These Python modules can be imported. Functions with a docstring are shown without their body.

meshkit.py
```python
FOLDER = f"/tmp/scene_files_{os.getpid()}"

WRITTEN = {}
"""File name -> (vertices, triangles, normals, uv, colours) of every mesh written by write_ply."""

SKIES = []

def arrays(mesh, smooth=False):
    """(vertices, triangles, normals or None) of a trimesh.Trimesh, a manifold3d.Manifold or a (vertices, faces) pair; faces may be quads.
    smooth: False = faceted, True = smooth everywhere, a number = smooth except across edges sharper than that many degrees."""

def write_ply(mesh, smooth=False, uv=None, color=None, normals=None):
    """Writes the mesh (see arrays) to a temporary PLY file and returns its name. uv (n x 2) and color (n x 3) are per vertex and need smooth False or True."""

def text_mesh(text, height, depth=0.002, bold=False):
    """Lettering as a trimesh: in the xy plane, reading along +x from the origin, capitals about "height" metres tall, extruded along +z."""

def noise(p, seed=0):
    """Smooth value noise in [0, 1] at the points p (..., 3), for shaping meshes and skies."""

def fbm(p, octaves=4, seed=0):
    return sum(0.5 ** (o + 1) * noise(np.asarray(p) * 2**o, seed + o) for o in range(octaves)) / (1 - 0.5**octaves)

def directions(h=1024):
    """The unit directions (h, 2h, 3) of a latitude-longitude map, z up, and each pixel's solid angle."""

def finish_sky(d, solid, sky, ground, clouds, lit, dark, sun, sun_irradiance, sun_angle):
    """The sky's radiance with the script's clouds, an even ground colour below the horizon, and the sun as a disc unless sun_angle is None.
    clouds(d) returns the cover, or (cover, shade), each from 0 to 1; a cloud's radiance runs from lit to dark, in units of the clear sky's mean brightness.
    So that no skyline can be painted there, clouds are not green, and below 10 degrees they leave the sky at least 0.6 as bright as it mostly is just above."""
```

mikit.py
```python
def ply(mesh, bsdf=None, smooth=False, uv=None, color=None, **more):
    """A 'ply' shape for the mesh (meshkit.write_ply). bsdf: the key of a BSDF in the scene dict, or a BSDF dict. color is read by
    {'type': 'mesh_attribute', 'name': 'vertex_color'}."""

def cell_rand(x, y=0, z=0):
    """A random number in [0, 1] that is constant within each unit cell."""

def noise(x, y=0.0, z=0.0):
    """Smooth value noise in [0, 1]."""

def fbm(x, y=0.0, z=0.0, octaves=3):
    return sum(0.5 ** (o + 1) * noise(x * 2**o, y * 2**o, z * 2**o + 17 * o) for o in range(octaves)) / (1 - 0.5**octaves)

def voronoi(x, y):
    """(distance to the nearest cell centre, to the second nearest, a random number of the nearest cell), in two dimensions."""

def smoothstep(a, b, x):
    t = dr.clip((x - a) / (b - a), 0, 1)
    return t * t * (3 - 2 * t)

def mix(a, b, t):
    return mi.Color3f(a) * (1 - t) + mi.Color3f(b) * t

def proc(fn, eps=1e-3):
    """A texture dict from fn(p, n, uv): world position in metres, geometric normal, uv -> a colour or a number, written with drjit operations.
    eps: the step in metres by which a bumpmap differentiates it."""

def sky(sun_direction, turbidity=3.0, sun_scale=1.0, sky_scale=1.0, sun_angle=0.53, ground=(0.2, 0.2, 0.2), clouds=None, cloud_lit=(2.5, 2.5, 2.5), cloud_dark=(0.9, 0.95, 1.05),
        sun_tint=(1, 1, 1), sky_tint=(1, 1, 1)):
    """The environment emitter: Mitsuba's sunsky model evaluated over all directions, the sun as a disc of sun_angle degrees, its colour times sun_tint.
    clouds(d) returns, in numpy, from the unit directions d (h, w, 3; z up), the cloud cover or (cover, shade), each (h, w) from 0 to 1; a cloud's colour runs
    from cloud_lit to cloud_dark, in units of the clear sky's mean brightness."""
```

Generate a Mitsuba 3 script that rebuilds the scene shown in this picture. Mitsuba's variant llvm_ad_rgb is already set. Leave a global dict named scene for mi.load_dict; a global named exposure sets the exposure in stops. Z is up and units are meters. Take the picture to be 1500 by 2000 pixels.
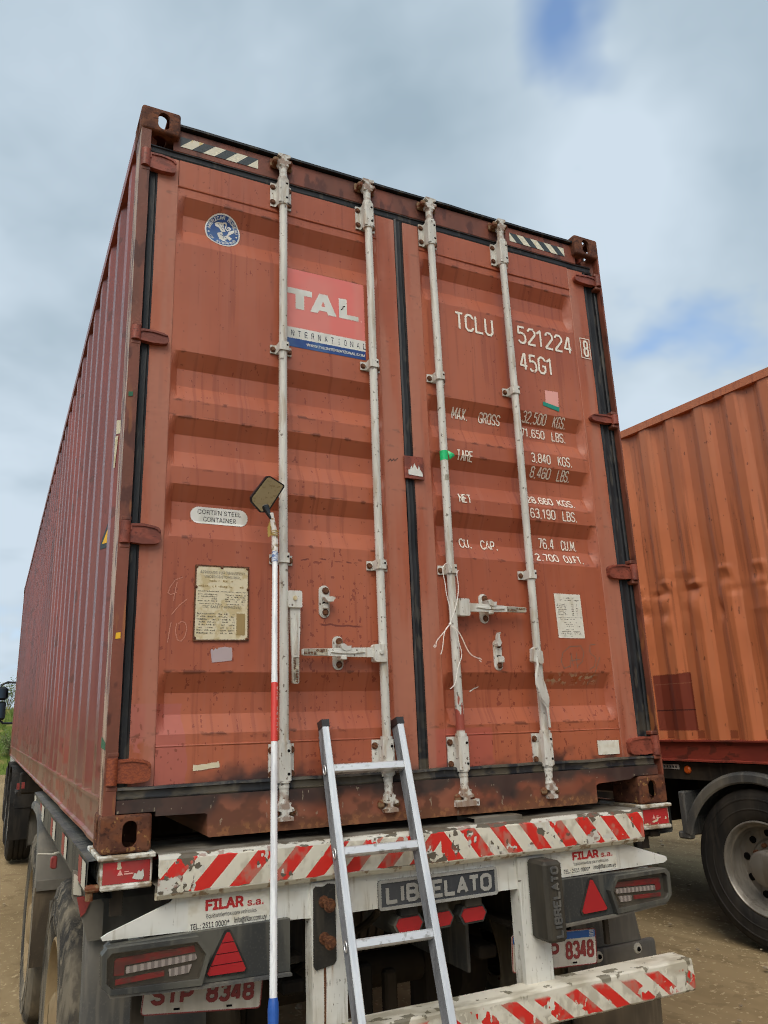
import math, random
import numpy as np, trimesh, mitsuba as mi, drjit as dr
import manifold3d as m3
import shapely
from shapely.geometry import Polygon, LineString, Point, box as sbox
from shapely.ops import unary_union
import mikit, meshkit
from mikit import proc, noise, fbm, smoothstep, mix, cell_rand, voronoi

T = mi.ScalarTransform4f
rng = np.random.default_rng(7)
ZB = 1.25            # height of the container's underside above the ground
scene, labels = {}, {}

# ------------------------------------------------------------------ camera, sky, exposure
RIGHT = np.array([0.9053357, -0.4237497, -0.0283464]); DOWN = np.array([0.0882284, 0.2529482, -0.9634485]); FWD = np.array([0.4154312, 0.8697433, 0.2663898])
CAM = np.array([-0.34783, -2.71041, 0.384117 + ZB])
scene['camera'] = {'type': 'perspective', 'fov': 53.53, 'fov_axis': 'x', 'near_clip': 0.05, 'far_clip': 2000.0,
    'principal_point_offset_x': 47.05 / 1500, 'principal_point_offset_y': 0.8 / 2000,
    'to_world': T().look_at(origin=CAM.tolist(), target=(CAM + FWD).tolist(), up=(-DOWN).tolist())}

def clouds(d):
    p = d / np.maximum(d[..., 2:3] + 0.25, 0.05)
    w = np.stack([p[..., 0], p[..., 1], 0 * p[..., 0]], -1)
    warp = meshkit.fbm(w * 1.3 + 3.1, 4, 5)[..., None] * 0.9
    n = meshkit.fbm(w * 1.5 + warp, 5, 1)
    n2 = meshkit.fbm(w * 3.5 + warp * 1.4, 5, 9)
    n3 = meshkit.fbm(w * 7 + warp * 2, 5, 19)
    def blob(v, a):
        v = np.array(v) / np.linalg.norm(v)
        return np.exp(-((1 - np.clip((d * v).sum(-1), -1, 1)) / (1 - math.cos(math.radians(a)))))
    hole = 1.15 * blob([.495, .50, .71], 3.2) + 0.8 * blob([.46, .46, .76], 3.0) + 0.62 * blob([.67, .585, .457], 4.2) + 0.55 * blob([.74, .53, .42], 5.0) + .40 * blob([.55, .55, .58], 3.5) + 0.5 * blob([.0, .995, .07], 4)
    bright = 1.25 * blob([.60, .53, .60], 6.5) + .5 * blob([.70, .62, .36], 8) + 0.9 * blob([-.1, .97, .20], 12) + 0.4 * blob([.56, .55, .64], 6)
    dark = .25 * blob([.1, .7, .72], 16) + .3 * blob([.44, .60, .66], 9) + .25 * blob([.66, .41, .64], 8)
    cover = 1 - 0.85 * np.clip((hole + 2.6 * (n2 - 0.5) + 2.2 * (n3 - .5) - 0.48) / 0.95, 0, 1) * np.clip(hole * 2.5, 0, 1)
    shade = np.clip(0.44 + 1.2 * (n - 0.5) + 1.1 * (n2 - 0.5) + .9 * (n3 - .5) - 0.55 * bright + 0.35 * dark, 0, 1)
    return cover, shade

scene['sky'] = mikit.sky([-0.36, -0.56, 0.75], turbidity=3, sun_scale=0.28, sun_angle=44, sun_tint=(0.92, 1.0, 1.14), clouds=clouds, ground=(0.22, 0.18, 0.13), sky_scale=1.0,
                         cloud_lit=(1.10, 1.29, 1.46), cloud_dark=(0.63, 0.82, 0.97))
exposure = 2.68

# ------------------------------------------------------------------ helpers
def C(*p):
    return np.array(p, float)

def obj(name, mesh, mat, parent=None, smooth=30, label=None, cat=None, group=None, kind=None, raw=False):
    key = name if parent is None else parent + '__' + name
    base, i = key, 0
    while key in scene or key in labels:
        i += 1
        key = f'{base}_{i:03d}'
    if isinstance(mesh, (list, tuple)):
        mesh = trimesh.util.concatenate([tm(x) for x in mesh])
    mesh = tm(mesh)
    v = np.array(mesh.vertices)
    if not raw:
        v = v + [0, 0, ZB]
    scene[key] = mikit.ply(trimesh.Trimesh(v, mesh.faces, process=False), mat, smooth=smooth)
    note(key, label, cat, group, kind)
    return key

def note(key, label=None, cat=None, group=None, kind=None):
    e = {k: v for k, v in (('label', label), ('category', cat), ('group', group), ('kind', kind)) if v}
    if e:
        labels.setdefault(key, {}).update(e)

def each(name, pieces, mat, parent, **k):
    """separate pieces of one kind: an entry each"""
    return [obj(name, m, mat, parent, **k) for m in pieces]

def thing(name, label, cat, group=None):
    key, i = name, 0
    while key in labels:
        i += 1
        key = f'{name}_{i:03d}'
    note(key, label, cat, group)
    return key

def tm(x):
    if isinstance(x, m3.Manifold):
        m = x.to_mesh()
        return trimesh.Trimesh(np.array(m.vert_properties[:, :3]), np.array(m.tri_verts), process=False)
    return x

def cbox(x0, x1, y0, y1, z0, z1, r=0.0):
    if r <= 0:
        b = trimesh.creation.box((abs(x1 - x0), abs(y1 - y0), abs(z1 - z0)))
        b.apply_translation([(x0 + x1) / 2, (y0 + y1) / 2, (z0 + z1) / 2])
        return b
    pts = []
    for X in (0, 1):
        for Y in (0, 1):
            for Z in (0, 1):
                c = C((x0, x1)[X], (y0, y1)[Y], (z0, z1)[Z]); s = C(1 - 2 * X, 1 - 2 * Y, 1 - 2 * Z) * np.sign(C(x1 - x0, y1 - y0, z1 - z0)) * r
                for a in range(3):
                    q = c + s
                    q[a] = c[a]
                    pts.append(q)
    return trimesh.convex.convex_hull(np.array(pts))

def grid(P, flip=False):
    """Mesh of an array of points (n, m, 3)."""
    n, m = P.shape[:2]
    i, j = np.meshgrid(np.arange(n - 1), np.arange(m - 1), indexing='ij')
    a = i * m + j
    q = np.stack([a, a + m, a + m + 1, a + 1], -1).reshape(-1, 4)
    if flip:
        q = q[:, ::-1]
    return trimesh.Trimesh(P.reshape(-1, 3), np.vstack([q[:, [0, 1, 2]], q[:, [0, 2, 3]]]), process=False)

def loft(prof, xs, axis=0, wob=0.0, seed=0, freq=6.0):
    """A closed 2-D profile swept along an axis (0: profile is (y, z); 1: (x, z); 2: (x, y)), with caps; wob = noise in metres."""
    prof = np.array(prof, float)
    dense = []
    for k in range(len(prof)):
        a, b = prof[k], prof[(k + 1) % len(prof)]
        m = max(1, int(np.linalg.norm(b - a) / 0.03)) if wob else 1
        dense += [a + (b - a) * t for t in np.arange(m) / m]
    prof = np.array(dense)
    xs = np.array(xs, float)
    P = np.zeros((len(xs), len(prof) + 1, 3))
    o = [[1, 2], [0, 2], [0, 1]][axis]
    pp = np.vstack([prof, prof[:1]])
    P[..., o[0]] = pp[None, :, 0]; P[..., o[1]] = pp[None, :, 1]; P[..., axis] = xs[:, None]
    if wob:
        n = np.stack([meshkit.fbm(P * freq + 11 * k, 3, seed + k) - .5 for k in range(3)], -1)
        P = P + n * wob * 2
        P[:, -1] = P[:, 0]
    g = grid(P)
    v2, f2 = trimesh.creation.triangulate_polygon(Polygon(prof), engine='earcut')
    out = [g]
    if len(v2) == len(prof):
        for e in (0, -1):
            idx = [int(np.argmin(((prof - q) ** 2).sum(1))) for q in v2]
            out.append(trimesh.Trimesh(P[e][idx], f2, process=False))
    return trimesh.util.concatenate(out)

def tube(pts, r, n=12, caps=True, smooth_pts=0):
    pts = np.array(pts, float)
    if smooth_pts:
        from scipy.interpolate import make_interp_spline
        t = np.r_[0, np.cumsum(np.linalg.norm(np.diff(pts, axis=0), axis=1))]
        pts = make_interp_spline(t, pts, k=min(3, len(pts) - 1))(np.linspace(0, t[-1], smooth_pts))
    r = np.broadcast_to(r, (len(pts),))
    t = np.gradient(pts, axis=0); t /= np.linalg.norm(t, axis=1, keepdims=True)
    ref = C(0, 0, 1) if abs(t[0][2]) < .9 else C(1, 0, 0)
    P = np.zeros((len(pts), n + 1, 3)); ang = np.linspace(0, 2 * np.pi, n + 1)
    for i in range(len(pts)):
        a = np.cross(t[i], ref); a /= np.linalg.norm(a); b = np.cross(t[i], a)
        P[i] = pts[i] + r[i] * (np.cos(ang)[:, None] * a + np.sin(ang)[:, None] * b)
    out = [grid(P)]
    if caps:
        for e in (0, -1):
            v = np.vstack([P[e][:-1], pts[e]]); k = np.arange(n)
            out.append(trimesh.Trimesh(v, np.stack([k, (k + 1) % n, k * 0 + n], 1), process=False))
    return trimesh.util.concatenate(out)

def lathe(prof, c, axis=0, n=48):
    """prof: (radius, along) pairs revolved round an axis through c."""
    prof = np.array(prof, float); a = np.linspace(0, 2 * np.pi, n + 1)
    P = np.zeros((n + 1, len(prof), 3)); o = [[1, 2], [2, 0], [0, 1]][axis]
    P[..., axis] = prof[None, :, 1]; P[..., o[0]] = prof[None, :, 0] * np.cos(a)[:, None]; P[..., o[1]] = prof[None, :, 0] * np.sin(a)[:, None]
    return grid(P + C(*c))

def bolt(x, y, z, r=.009, h=.008, axis=1, seed=0):
    """hexagonal head with a washer, standing out towards -y"""
    a = np.arange(6) * np.pi / 3 + (seed * .7)
    hx = trimesh.creation.extrude_polygon(Polygon(np.c_[np.cos(a), np.sin(a)] * r), h, engine='earcut')
    ws = trimesh.creation.cylinder(r * 1.45, .003, sections=18); ws.apply_translation([0, 0, .0015])
    m = trimesh.util.concatenate([hx, ws]); m.apply_transform(trimesh.transformations.rotation_matrix(np.pi / 2, [1, 0, 0]))
    m.apply_translation([x, y, z])
    return m

def plate(poly, y0, y1):
    """a shapely polygon in x, z extruded from y0 to y1"""
    out = []
    for g in getattr(poly, 'geoms', [poly]):
        m = trimesh.creation.extrude_polygon(g, abs(y1 - y0), engine='earcut')
        v = np.array(m.vertices); m.vertices = np.c_[v[:, 0], max(y0, y1) - v[:, 2], v[:, 1]]
        out.append(m)
    return trimesh.util.concatenate(out)

def rrect(x0, x1, z0, z1, r, n=5):
    return sbox(x0 + r, z0 + r, x1 - r, z1 - r).buffer(r, quad_segs=n)

def subdiv(v, f, size):
    return trimesh.remesh.subdivide_to_size(np.c_[v, np.zeros(len(v))], f, max_edge=size, max_iter=14)

def decal(poly, yf, off=.0012, size=.012, bands=()):
    """a sheet of the shapely polygon (x, z), laid off in front of the surface y = yf(x, z)"""
    out = []
    lo, hi = poly.bounds[1], poly.bounds[3]
    cuts = [lo - .01] + [b for b in sorted(bands) if lo < b < hi] + [hi + .01]
    for a, b in zip(cuts[:-1], cuts[1:]):
        p = poly.intersection(sbox(poly.bounds[0] - 1, a, poly.bounds[2] + 1, b)) if len(cuts) > 2 else poly
        for g in getattr(p, 'geoms', [p]):
            if g.geom_type != 'Polygon' or g.area < 1e-8:
                continue
            v, f = trimesh.creation.triangulate_polygon(g, engine='earcut')
            v, f = subdiv(v, f, size)
            out.append(trimesh.Trimesh(np.c_[v[:, 0], yf(v[:, 0], v[:, 1]) - off, v[:, 1]], f, process=False))
    return trimesh.util.concatenate(out)

flat = lambda y: (lambda x, z: np.full_like(np.asarray(x, float), y))

def flattext(text, x0, x1, z0, z1, yf, off=.0012, bold=False, fat=0):
    """typeset lettering as a sheet that fills the box"""
    m = meshkit.text_mesh(text, .1, .002, bold)
    v = np.array(m.vertices); f = np.array(m.faces); top = (v[f][:, :, 2] > .001).all(1)
    f = f[top]; u, inv = np.unique(f, return_inverse=True); v = v[u][:, :2]; f = inv.reshape(-1, 3)
    lo, hi = v.min(0), v.max(0)
    v = (v - lo) / (hi - lo) * [x1 - x0, z1 - z0] + [x0, z0]
    if fat:
        pl = unary_union([Polygon(v[t]) for t in f]).buffer(fat, join_style='mitre')
        return decal(pl, yf, off, .5)
    return trimesh.Trimesh(np.c_[v[:, 0], yf(v[:, 0], v[:, 1]) - off, v[:, 1]], f, process=False)

# single-stroke lettering like stencilled container marks
def _ring(w0, w1, h0, h1, c=.28, d=.16):
    return [(w0 + c * (w1 - w0), h0), (w1 - c * (w1 - w0), h0), (w1, h0 + d), (w1, h1 - d), (w1 - c * (w1 - w0), h1), (w0 + c * (w1 - w0), h1), (w0, h1 - d), (w0, h0 + d), (w0 + c * (w1 - w0), h0)]
GL = {'T': [[(0, 1), (1, 1)], [(.5, 1), (.5, 0)]], 'L': [[(0, 1), (0, 0), (1, 0)]], 'U': [[(0, 1), (0, .16), (.28, 0), (.72, 0), (1, .16), (1, 1)]],
      'C': [[(1, .78), (1, .84), (.72, 1), (.28, 1), (0, .84), (0, .16), (.28, 0), (.72, 0), (1, .16), (1, .22)]],
      'G': [[(1, .78), (1, .84), (.72, 1), (.28, 1), (0, .84), (0, .16), (.28, 0), (.72, 0), (1, .16), (1, .45), (.55, .45)]],
      'S': [[(1, .8), (1, .86), (.72, 1), (.28, 1), (0, .86), (0, .66), (.25, .53), (.75, .47), (1, .34), (1, .14), (.72, 0), (.28, 0), (0, .14), (0, .2)]],
      '5': [[(.92, 1), (.08, 1), (.05, .6), (.5, .64), (.8, .58), (1, .42), (1, .16), (.72, 0), (.28, 0), (0, .14)]],
      '2': [[(0, .8), (.03, .86), (.28, 1), (.72, 1), (1, .84), (1, .66), (0, .06), (0, 0), (1, 0)]], '1': [[(.05, .80), (.55, .98), (.6, 1), (.6, 0)]],
      '4': [[(.72, 0), (.72, 1), (.55, 1), (0, .26), (1, .26)]], '8': [_ring(.04, .96, .52, 1, .28, .12), _ring(0, 1, 0, .52, .28, .13)],
      '0': [_ring(0, 1, 0, 1)], 'O': [_ring(0, 1, 0, 1)], '6': [[(.95, .82), (.72, 1), (.28, 1), (0, .84), (0, .16), (.28, 0), (.72, 0), (1, .14), (1, .42), (.72, .56), (.3, .56), (0, .44)]],
      '9': [[(.05, .18), (.28, 0), (.72, 0), (1, .16), (1, .84), (.72, 1), (.28, 1), (0, .86), (0, .58), (.28, .44), (.7, .44), (1, .56)]],
      '3': [[(0, .84), (.28, 1), (.72, 1), (1, .86), (1, .64), (.72, .53), (.4, .53)], [(.72, .53), (1, .42), (1, .14), (.72, 0), (.28, 0), (0, .16)]], '7': [[(0, 1), (1, 1), (.4, 0)]],
      'M': [[(0, 0), (0, 1), (.5, .3), (1, 1), (1, 0)]], 'A': [[(0, 0), (.5, 1), (1, 0)], [(.2, .3), (.8, .3)]], 'X': [[(0, 0), (1, 1)], [(0, 1), (1, 0)]],
      'R': [[(0, 0), (0, 1), (.7, 1), (1, .88), (1, .64), (.7, .52), (0, .52)], [(.6, .52), (1, 0)]], 'K': [[(0, 0), (0, 1)], [(1, 1), (0, .42)], [(.3, .58), (1, 0)]],
      'B': [[(0, 0), (0, 1), (.68, 1), (.95, .88), (.95, .64), (.68, .53), (0, .53)], [(.68, .53), (1, .42), (1, .14), (.7, 0), (0, 0)]], 'E': [[(1, 1), (0, 1), (0, 0), (1, 0)], [(0, .52), (.8, .52)]],
      'N': [[(0, 0), (0, 1), (1, 0), (1, 1)]], 'P': [[(0, 0), (0, 1), (.7, 1), (1, .88), (1, .58), (.7, .45), (0, .45)]], 'F': [[(1, 1), (0, 1), (0, 0)], [(0, .52), (.8, .52)]], 'I': [[(.5, 0), (.5, 1)]],
      '.': [[(.3, .0), (.55, .0)]], ',': [[(.5, .05), (.25, -.12)]]}
def strokes(text, x0, x1, z0, z1, sw=.0125, gap=.42, space=.7):
    """lettering as a shapely polygon that fills the box"""
    adv = {'.': .35, ',': .35, ' ': space, 'I': .4, '1': .75, 'M': 1.25}
    n = sum(adv.get(c, 1) for c in text) + gap * (len(text) - 1)
    u = (x1 - x0 - sw) / n; out = []; x = x0 + sw / 2
    for c in text:
        w = adv.get(c, 1) * u; off = -.2 * u if c == '1' else 0
        for line in GL.get(c, []):
            k = u if c in '1' else w
            pts = [(x + off + px * k, z0 + sw / 2 + pz * (z1 - z0 - sw)) for px, pz in line]
            if c == '.':
                out.append(sbox(x, z0, x + sw * 1.0, z0 + sw * 1.15)); continue
            out.append(LineString(pts).buffer(sw / 2, cap_style='flat', join_style='round', quad_segs=3))
        x += w + gap * u
    return unary_union(out)

# ------------------------------------------------------------------ materials
def two(b):
    return {'type': 'twosided', 'bsdf': b}
def rgb(r, g, b):
    return {'type': 'rgb', 'value': [r, g, b]}
def srgb(r, g, b):
    f = lambda c: (c / 255 / 12.92) if c / 255 <= .04045 else ((c / 255 + .055) / 1.055) ** 2.4
    return [f(r), f(g), f(b)]
def mat(name, col, rough=.5, metal=0.0, spec=.5, bump=None, scale=.001, eps=1e-3, **more):
    c = proc(col) if callable(col) else rgb(*col)
    r = proc(rough) if callable(rough) else rough
    b = {'type': 'principled', 'base_color': c, 'roughness': r, 'metallic': metal, 'specular': spec, **more}
    if bump:
        b = {'type': 'bumpmap', 'nested': b, 'arbitrary': proc(bump, eps), 'scale': scale}
    scene[name] = two(b)
    return name

RED = srgb(168, 94, 66); REDL = srgb(170, 90, 76); RUST = srgb(92, 50, 34); RUSTO = srgb(150, 74, 36); GREASE = srgb(40, 39, 40)
def sm(a, b, x):
    return smoothstep(a, b, x)
def rz_(p):
    return p.z - ZB

def door_col(p, n, uv):
    z = rz_(p)
    a = fbm(p.x * 2.2 + 5, p.z * 1.3, 3.0, 4)
    c = mix(RED, srgb(156, 83, 58), sm(.35, .65, a))
    streak = fbm(p.x * 38, p.z * 1.6, 1.0, 3)
    c = mix(c, srgb(162, 98, 78), .28 * sm(.48, .75, streak))
    c = mix(c, srgb(120, 58, 42), .35 * sm(.60, .8, fbm(p.x * 60 + 9, p.z * 2.4, 4.0, 3)))
    # fresh touch-up paint, lower left
    edge = .04 * (fbm(p.x * 14, p.z * 14, 2.0, 3) - .5)
    pat = sm(.0, .006, .27 - p.x + edge) * sm(.0, .004, .468 - z + edge * .1)
    c = mix(c, srgb(168, 94, 84), .8 * pat)
    low = sm(0, .006, p.x - 1.22 + edge * .2) * sm(0, .006, 1.545 - p.x + edge) * sm(0, .006, .35 - z + edge * .3)
    c = mix(c, srgb(168, 84, 74), .6 * low)
    # rust pocks, denser towards the foot and near the latches
    dens = .03 * sm(1.3, .2, z) - .03 * sm(1.0, 1.6, z) + .03 * sm(.45, .75, fbm(p.x * 3.1, p.z * 3.1, 7.0, 3))
    near = sm(.34, .10, dr.sqrt((p.x - .84) ** 2 + (z - .76) ** 2)) + sm(.36, .1, dr.sqrt((p.x - 1.6) ** 2 + (z - .70) ** 2))
    f = fbm(p.x * 85, p.z * 52, 6.0, 3)
    c = mix(c, mix(RUST, srgb(128, 58, 42), .65), .7 * sm(.775 - dens - .05 * near, .815 - dens - .05 * near, f))
    s2 = fbm(p.x * 210, p.z * 150, 2.5, 2)
    c = mix(c, srgb(112, 54, 42), .5 * sm(.85 - dens, .89 - dens, s2))
    # scratches
    sc = dr.abs(z - 1.0 + .014 * noise(p.x * 9) - .02 * p.x + .004 * noise(p.x * 60))
    c = mix(c, srgb(88, 40, 30), .8 * sm(.004, .0015, sc) * sm(.65, .70, p.x) * sm(.96, .92, p.x) * sm(.25, .5, noise(p.x * 55, 3.0)))
    sc2 = dr.abs(z - .757 + .03 * (p.x - .80) + .006 * noise(p.x * 40))
    c = mix(c, srgb(96, 42, 32), .8 * sm(.005, .002, sc2) * sm(.775, .79, p.x) * sm(.97, .94, p.x))
    # worn crest edges of the pressings
    for e in (2.525, 2.305, 1.817, 1.61, 1.539, 1.335, 1.268, 1.063, .572, .361):
        w = dr.abs(z - e)
        c = mix(c, RUST, .75 * sm(.012, .002, w) * sm(.62, .74, fbm(p.x * 22 + e * 9, p.z * 40, 1.0, 3)))
    scr = sm(.035, .008, dr.abs(z - .545)) * sm(1.84, 1.88, p.x) * sm(2.16, 2.12, p.x)
    c = mix(c, srgb(176, 150, 120), .75 * scr * sm(.52, .62, fbm(p.x * 60, p.z * 90, 3.0, 3)))
    c = mix(c, RUSTO, .8 * scr * sm(.58, .68, fbm(p.x * 35 + 4, p.z * 60, 8.0, 3)))
    # orange rust at the lower left hinge and along the foot
    k = sm(.0, .05, .165 - p.x + .12 * (fbm(p.x * 16, p.z * 16, 4.0, 3) - .5)) * sm(0, .02, .345 - z + edge)
    c = mix(c, RUSTO, .9 * k * sm(.3, .5, fbm(p.x * 50, p.z * 50, 1.0, 3)))
    f2 = sm(.26, .19, z + .14 * (fbm(p.x * 9, p.z * 12, 5.0, 4) - .5))
    c = mix(c, GREASE, .88 * f2 * sm(.27, .33, p.x) * sm(.30, .52, fbm(p.x * 7, p.z * 9, 2.0, 4)))
    return c
mat('door_paint', door_col, rough=.42, spec=.45)
mat('stile_paint', lambda p, n, uv: mix(door_col(p, n, uv), srgb(170, 118, 100), .55 * sm(.25, .65, fbm(p.x * 20, p.z * 2.2, 6.0, 4))), rough=.48, spec=.4)

def frame_col(p, n, uv):
    z = rz_(p)
    c = mix(srgb(124, 70, 54), srgb(104, 62, 48), sm(.35, .65, fbm(p.x * 9, p.y * 9, p.z * 2.4, 4)))
    c = mix(c, srgb(184, 158, 136), .9 * sm(.30, .62, fbm(p.x * 40, p.y * 40, p.z * 3.2, 3)) * sm(.6, .9, dr.abs(n.x)) * sm(.02, .012, p.x))
    c = mix(c, srgb(74, 40, 32), .8 * sm(.56, .70, fbm(p.x * 24, p.y * 24, p.z * 9, 4)))
    for xb in (.617, 1.032, 1.368, 1.786):      # greasy wear where the cams turn
        c = mix(c, srgb(58, 36, 30), .8 * sm(.10, .02, dr.sqrt((p.x - xb) ** 2 + (z - 2.80) ** 2)) * sm(.36, .58, fbm(p.x * 40, p.z * 40, 2.0, 4)))
    c = mix(c, srgb(156, 100, 56), .6 * sm(.64, .74, fbm(p.x * 50 + 7, p.y * 30, p.z * 5, 3)) * sm(2.2, .8, z))
    return c
mat('frame_paint', frame_col, rough=.5, spec=.4)

def hinge_col(p, n, uv):
    z = rz_(p)
    c = mix(srgb(140, 72, 56), srgb(112, 58, 46), sm(.4, .62, fbm(p.x * 22, p.y * 22, p.z * 22, 4)))
    c = mix(c, srgb(84, 44, 36), .7 * sm(.62, .74, fbm(p.x * 110, p.y * 110, p.z * 110, 3)))
    low = sm(.35, .3, z) * sm(1.0, .9, p.x)
    c = mix(c, mix(srgb(146, 74, 44), srgb(120, 60, 40), sm(.4, .6, fbm(p.x * 190, p.y * 120, p.z * 190, 3))), .9 * low)
    return c
mat('hinge_paint', hinge_col, rough=.5, spec=.4)

def cast_col(p, n, uv):
    c = mix(srgb(104, 66, 48), srgb(82, 50, 38), sm(.38, .62, fbm(p.x * 22, p.y * 22, p.z * 22, 4)))
    c = mix(c, srgb(118, 70, 44), .55 * sm(.52, .68, fbm(p.x * 34 + 3, p.y * 34, p.z * 30, 4)))
    c = mix(c, srgb(160, 122, 74), .65 * sm(.655, .72, fbm(p.x * 70, p.y * 70, p.z * 42 + 8, 4)) * sm(.2, .1, rz_(p)))
    c = mix(c, srgb(56, 34, 28), .7 * sm(.62, .72, fbm(p.x * 80, p.y * 80, p.z * 80, 3)))
    return c
mat('casting_rust', cast_col, rough=.75, spec=.25, bump=lambda p, n, uv: fbm(p.x * 110, p.y * 110, p.z * 110, 3), scale=.0012)

def side_col(p, n, uv):
    z = rz_(p)
    c = mix(srgb(138, 66, 52), srgb(122, 62, 52), sm(.35, .65, fbm(p.y * 1.2, p.z * 1.5, 2.0, 4)))
    c = mix(c, srgb(98, 52, 44), .5 * sm(.52, .75, fbm(p.y * 11, p.z * 1.3, 5.0, 3)))
    c = mix(c, srgb(158, 100, 84), .2 * sm(.55, .75, fbm(p.y * 16, p.z * 1.0, 9.0, 2)))
    c = mix(c, RUST, .7 * sm(.70, .77, fbm(p.y * 9, p.z * 9, 3.0, 3)))
    c = mix(c, srgb(128, 108, 92), .55 * sm(.5, .1, z + .3 * (fbm(p.y * 5, p.z * 5, 1.0, 3) - .5)) * sm(.45, .6, fbm(p.y * 5, p.z * 14, 1.0, 3)))
    return c
mat('side_paint', side_col, rough=.36, spec=.45)

def sill_col(p, n, uv):
    z = rz_(p)
    c = mix(srgb(124, 70, 52), srgb(140, 86, 66), sm(.4, .65, fbm(p.x * 4, p.z * 6, 1.0, 4)))
    c = mix(c, srgb(92, 58, 44), .8 * sm(.45, .62, fbm(p.x * 14, p.z * 18, 6.0, 4)))
    g = sm(.085, .14, z + .16 * (fbm(p.x * 4.5, p.z * 5, 9.0, 4) - .5)) + sm(.46, .60, fbm(p.x * 3.2 + 2, p.z * 5, 3.0, 4)) * sm(1.25, 1.4, p.x) * sm(2.2, 2.0, p.x)
    c = mix(c, mix(GREASE, srgb(54, 50, 48), sm(.4, .6, fbm(p.x * 12, p.z * 4, 2.0, 3))), .85 * dr.clip(g, 0, 1))
    r = sm(.07, .035, z + .05 * (fbm(p.x * 10, p.z * 20, 2.0, 3) - .5))
    c = mix(c, mix(srgb(110, 72, 50), srgb(142, 96, 62), sm(.5, .7, fbm(p.x * 70, p.z * 70, 2.0, 3))), .8 * r)
    c = mix(c, srgb(160, 146, 126), .55 * sm(.80, .84, fbm(p.x * 90, p.z * 40, 4.0, 3)))
    return c
mat('sill_paint', sill_col, rough=.6, spec=.35)

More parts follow.
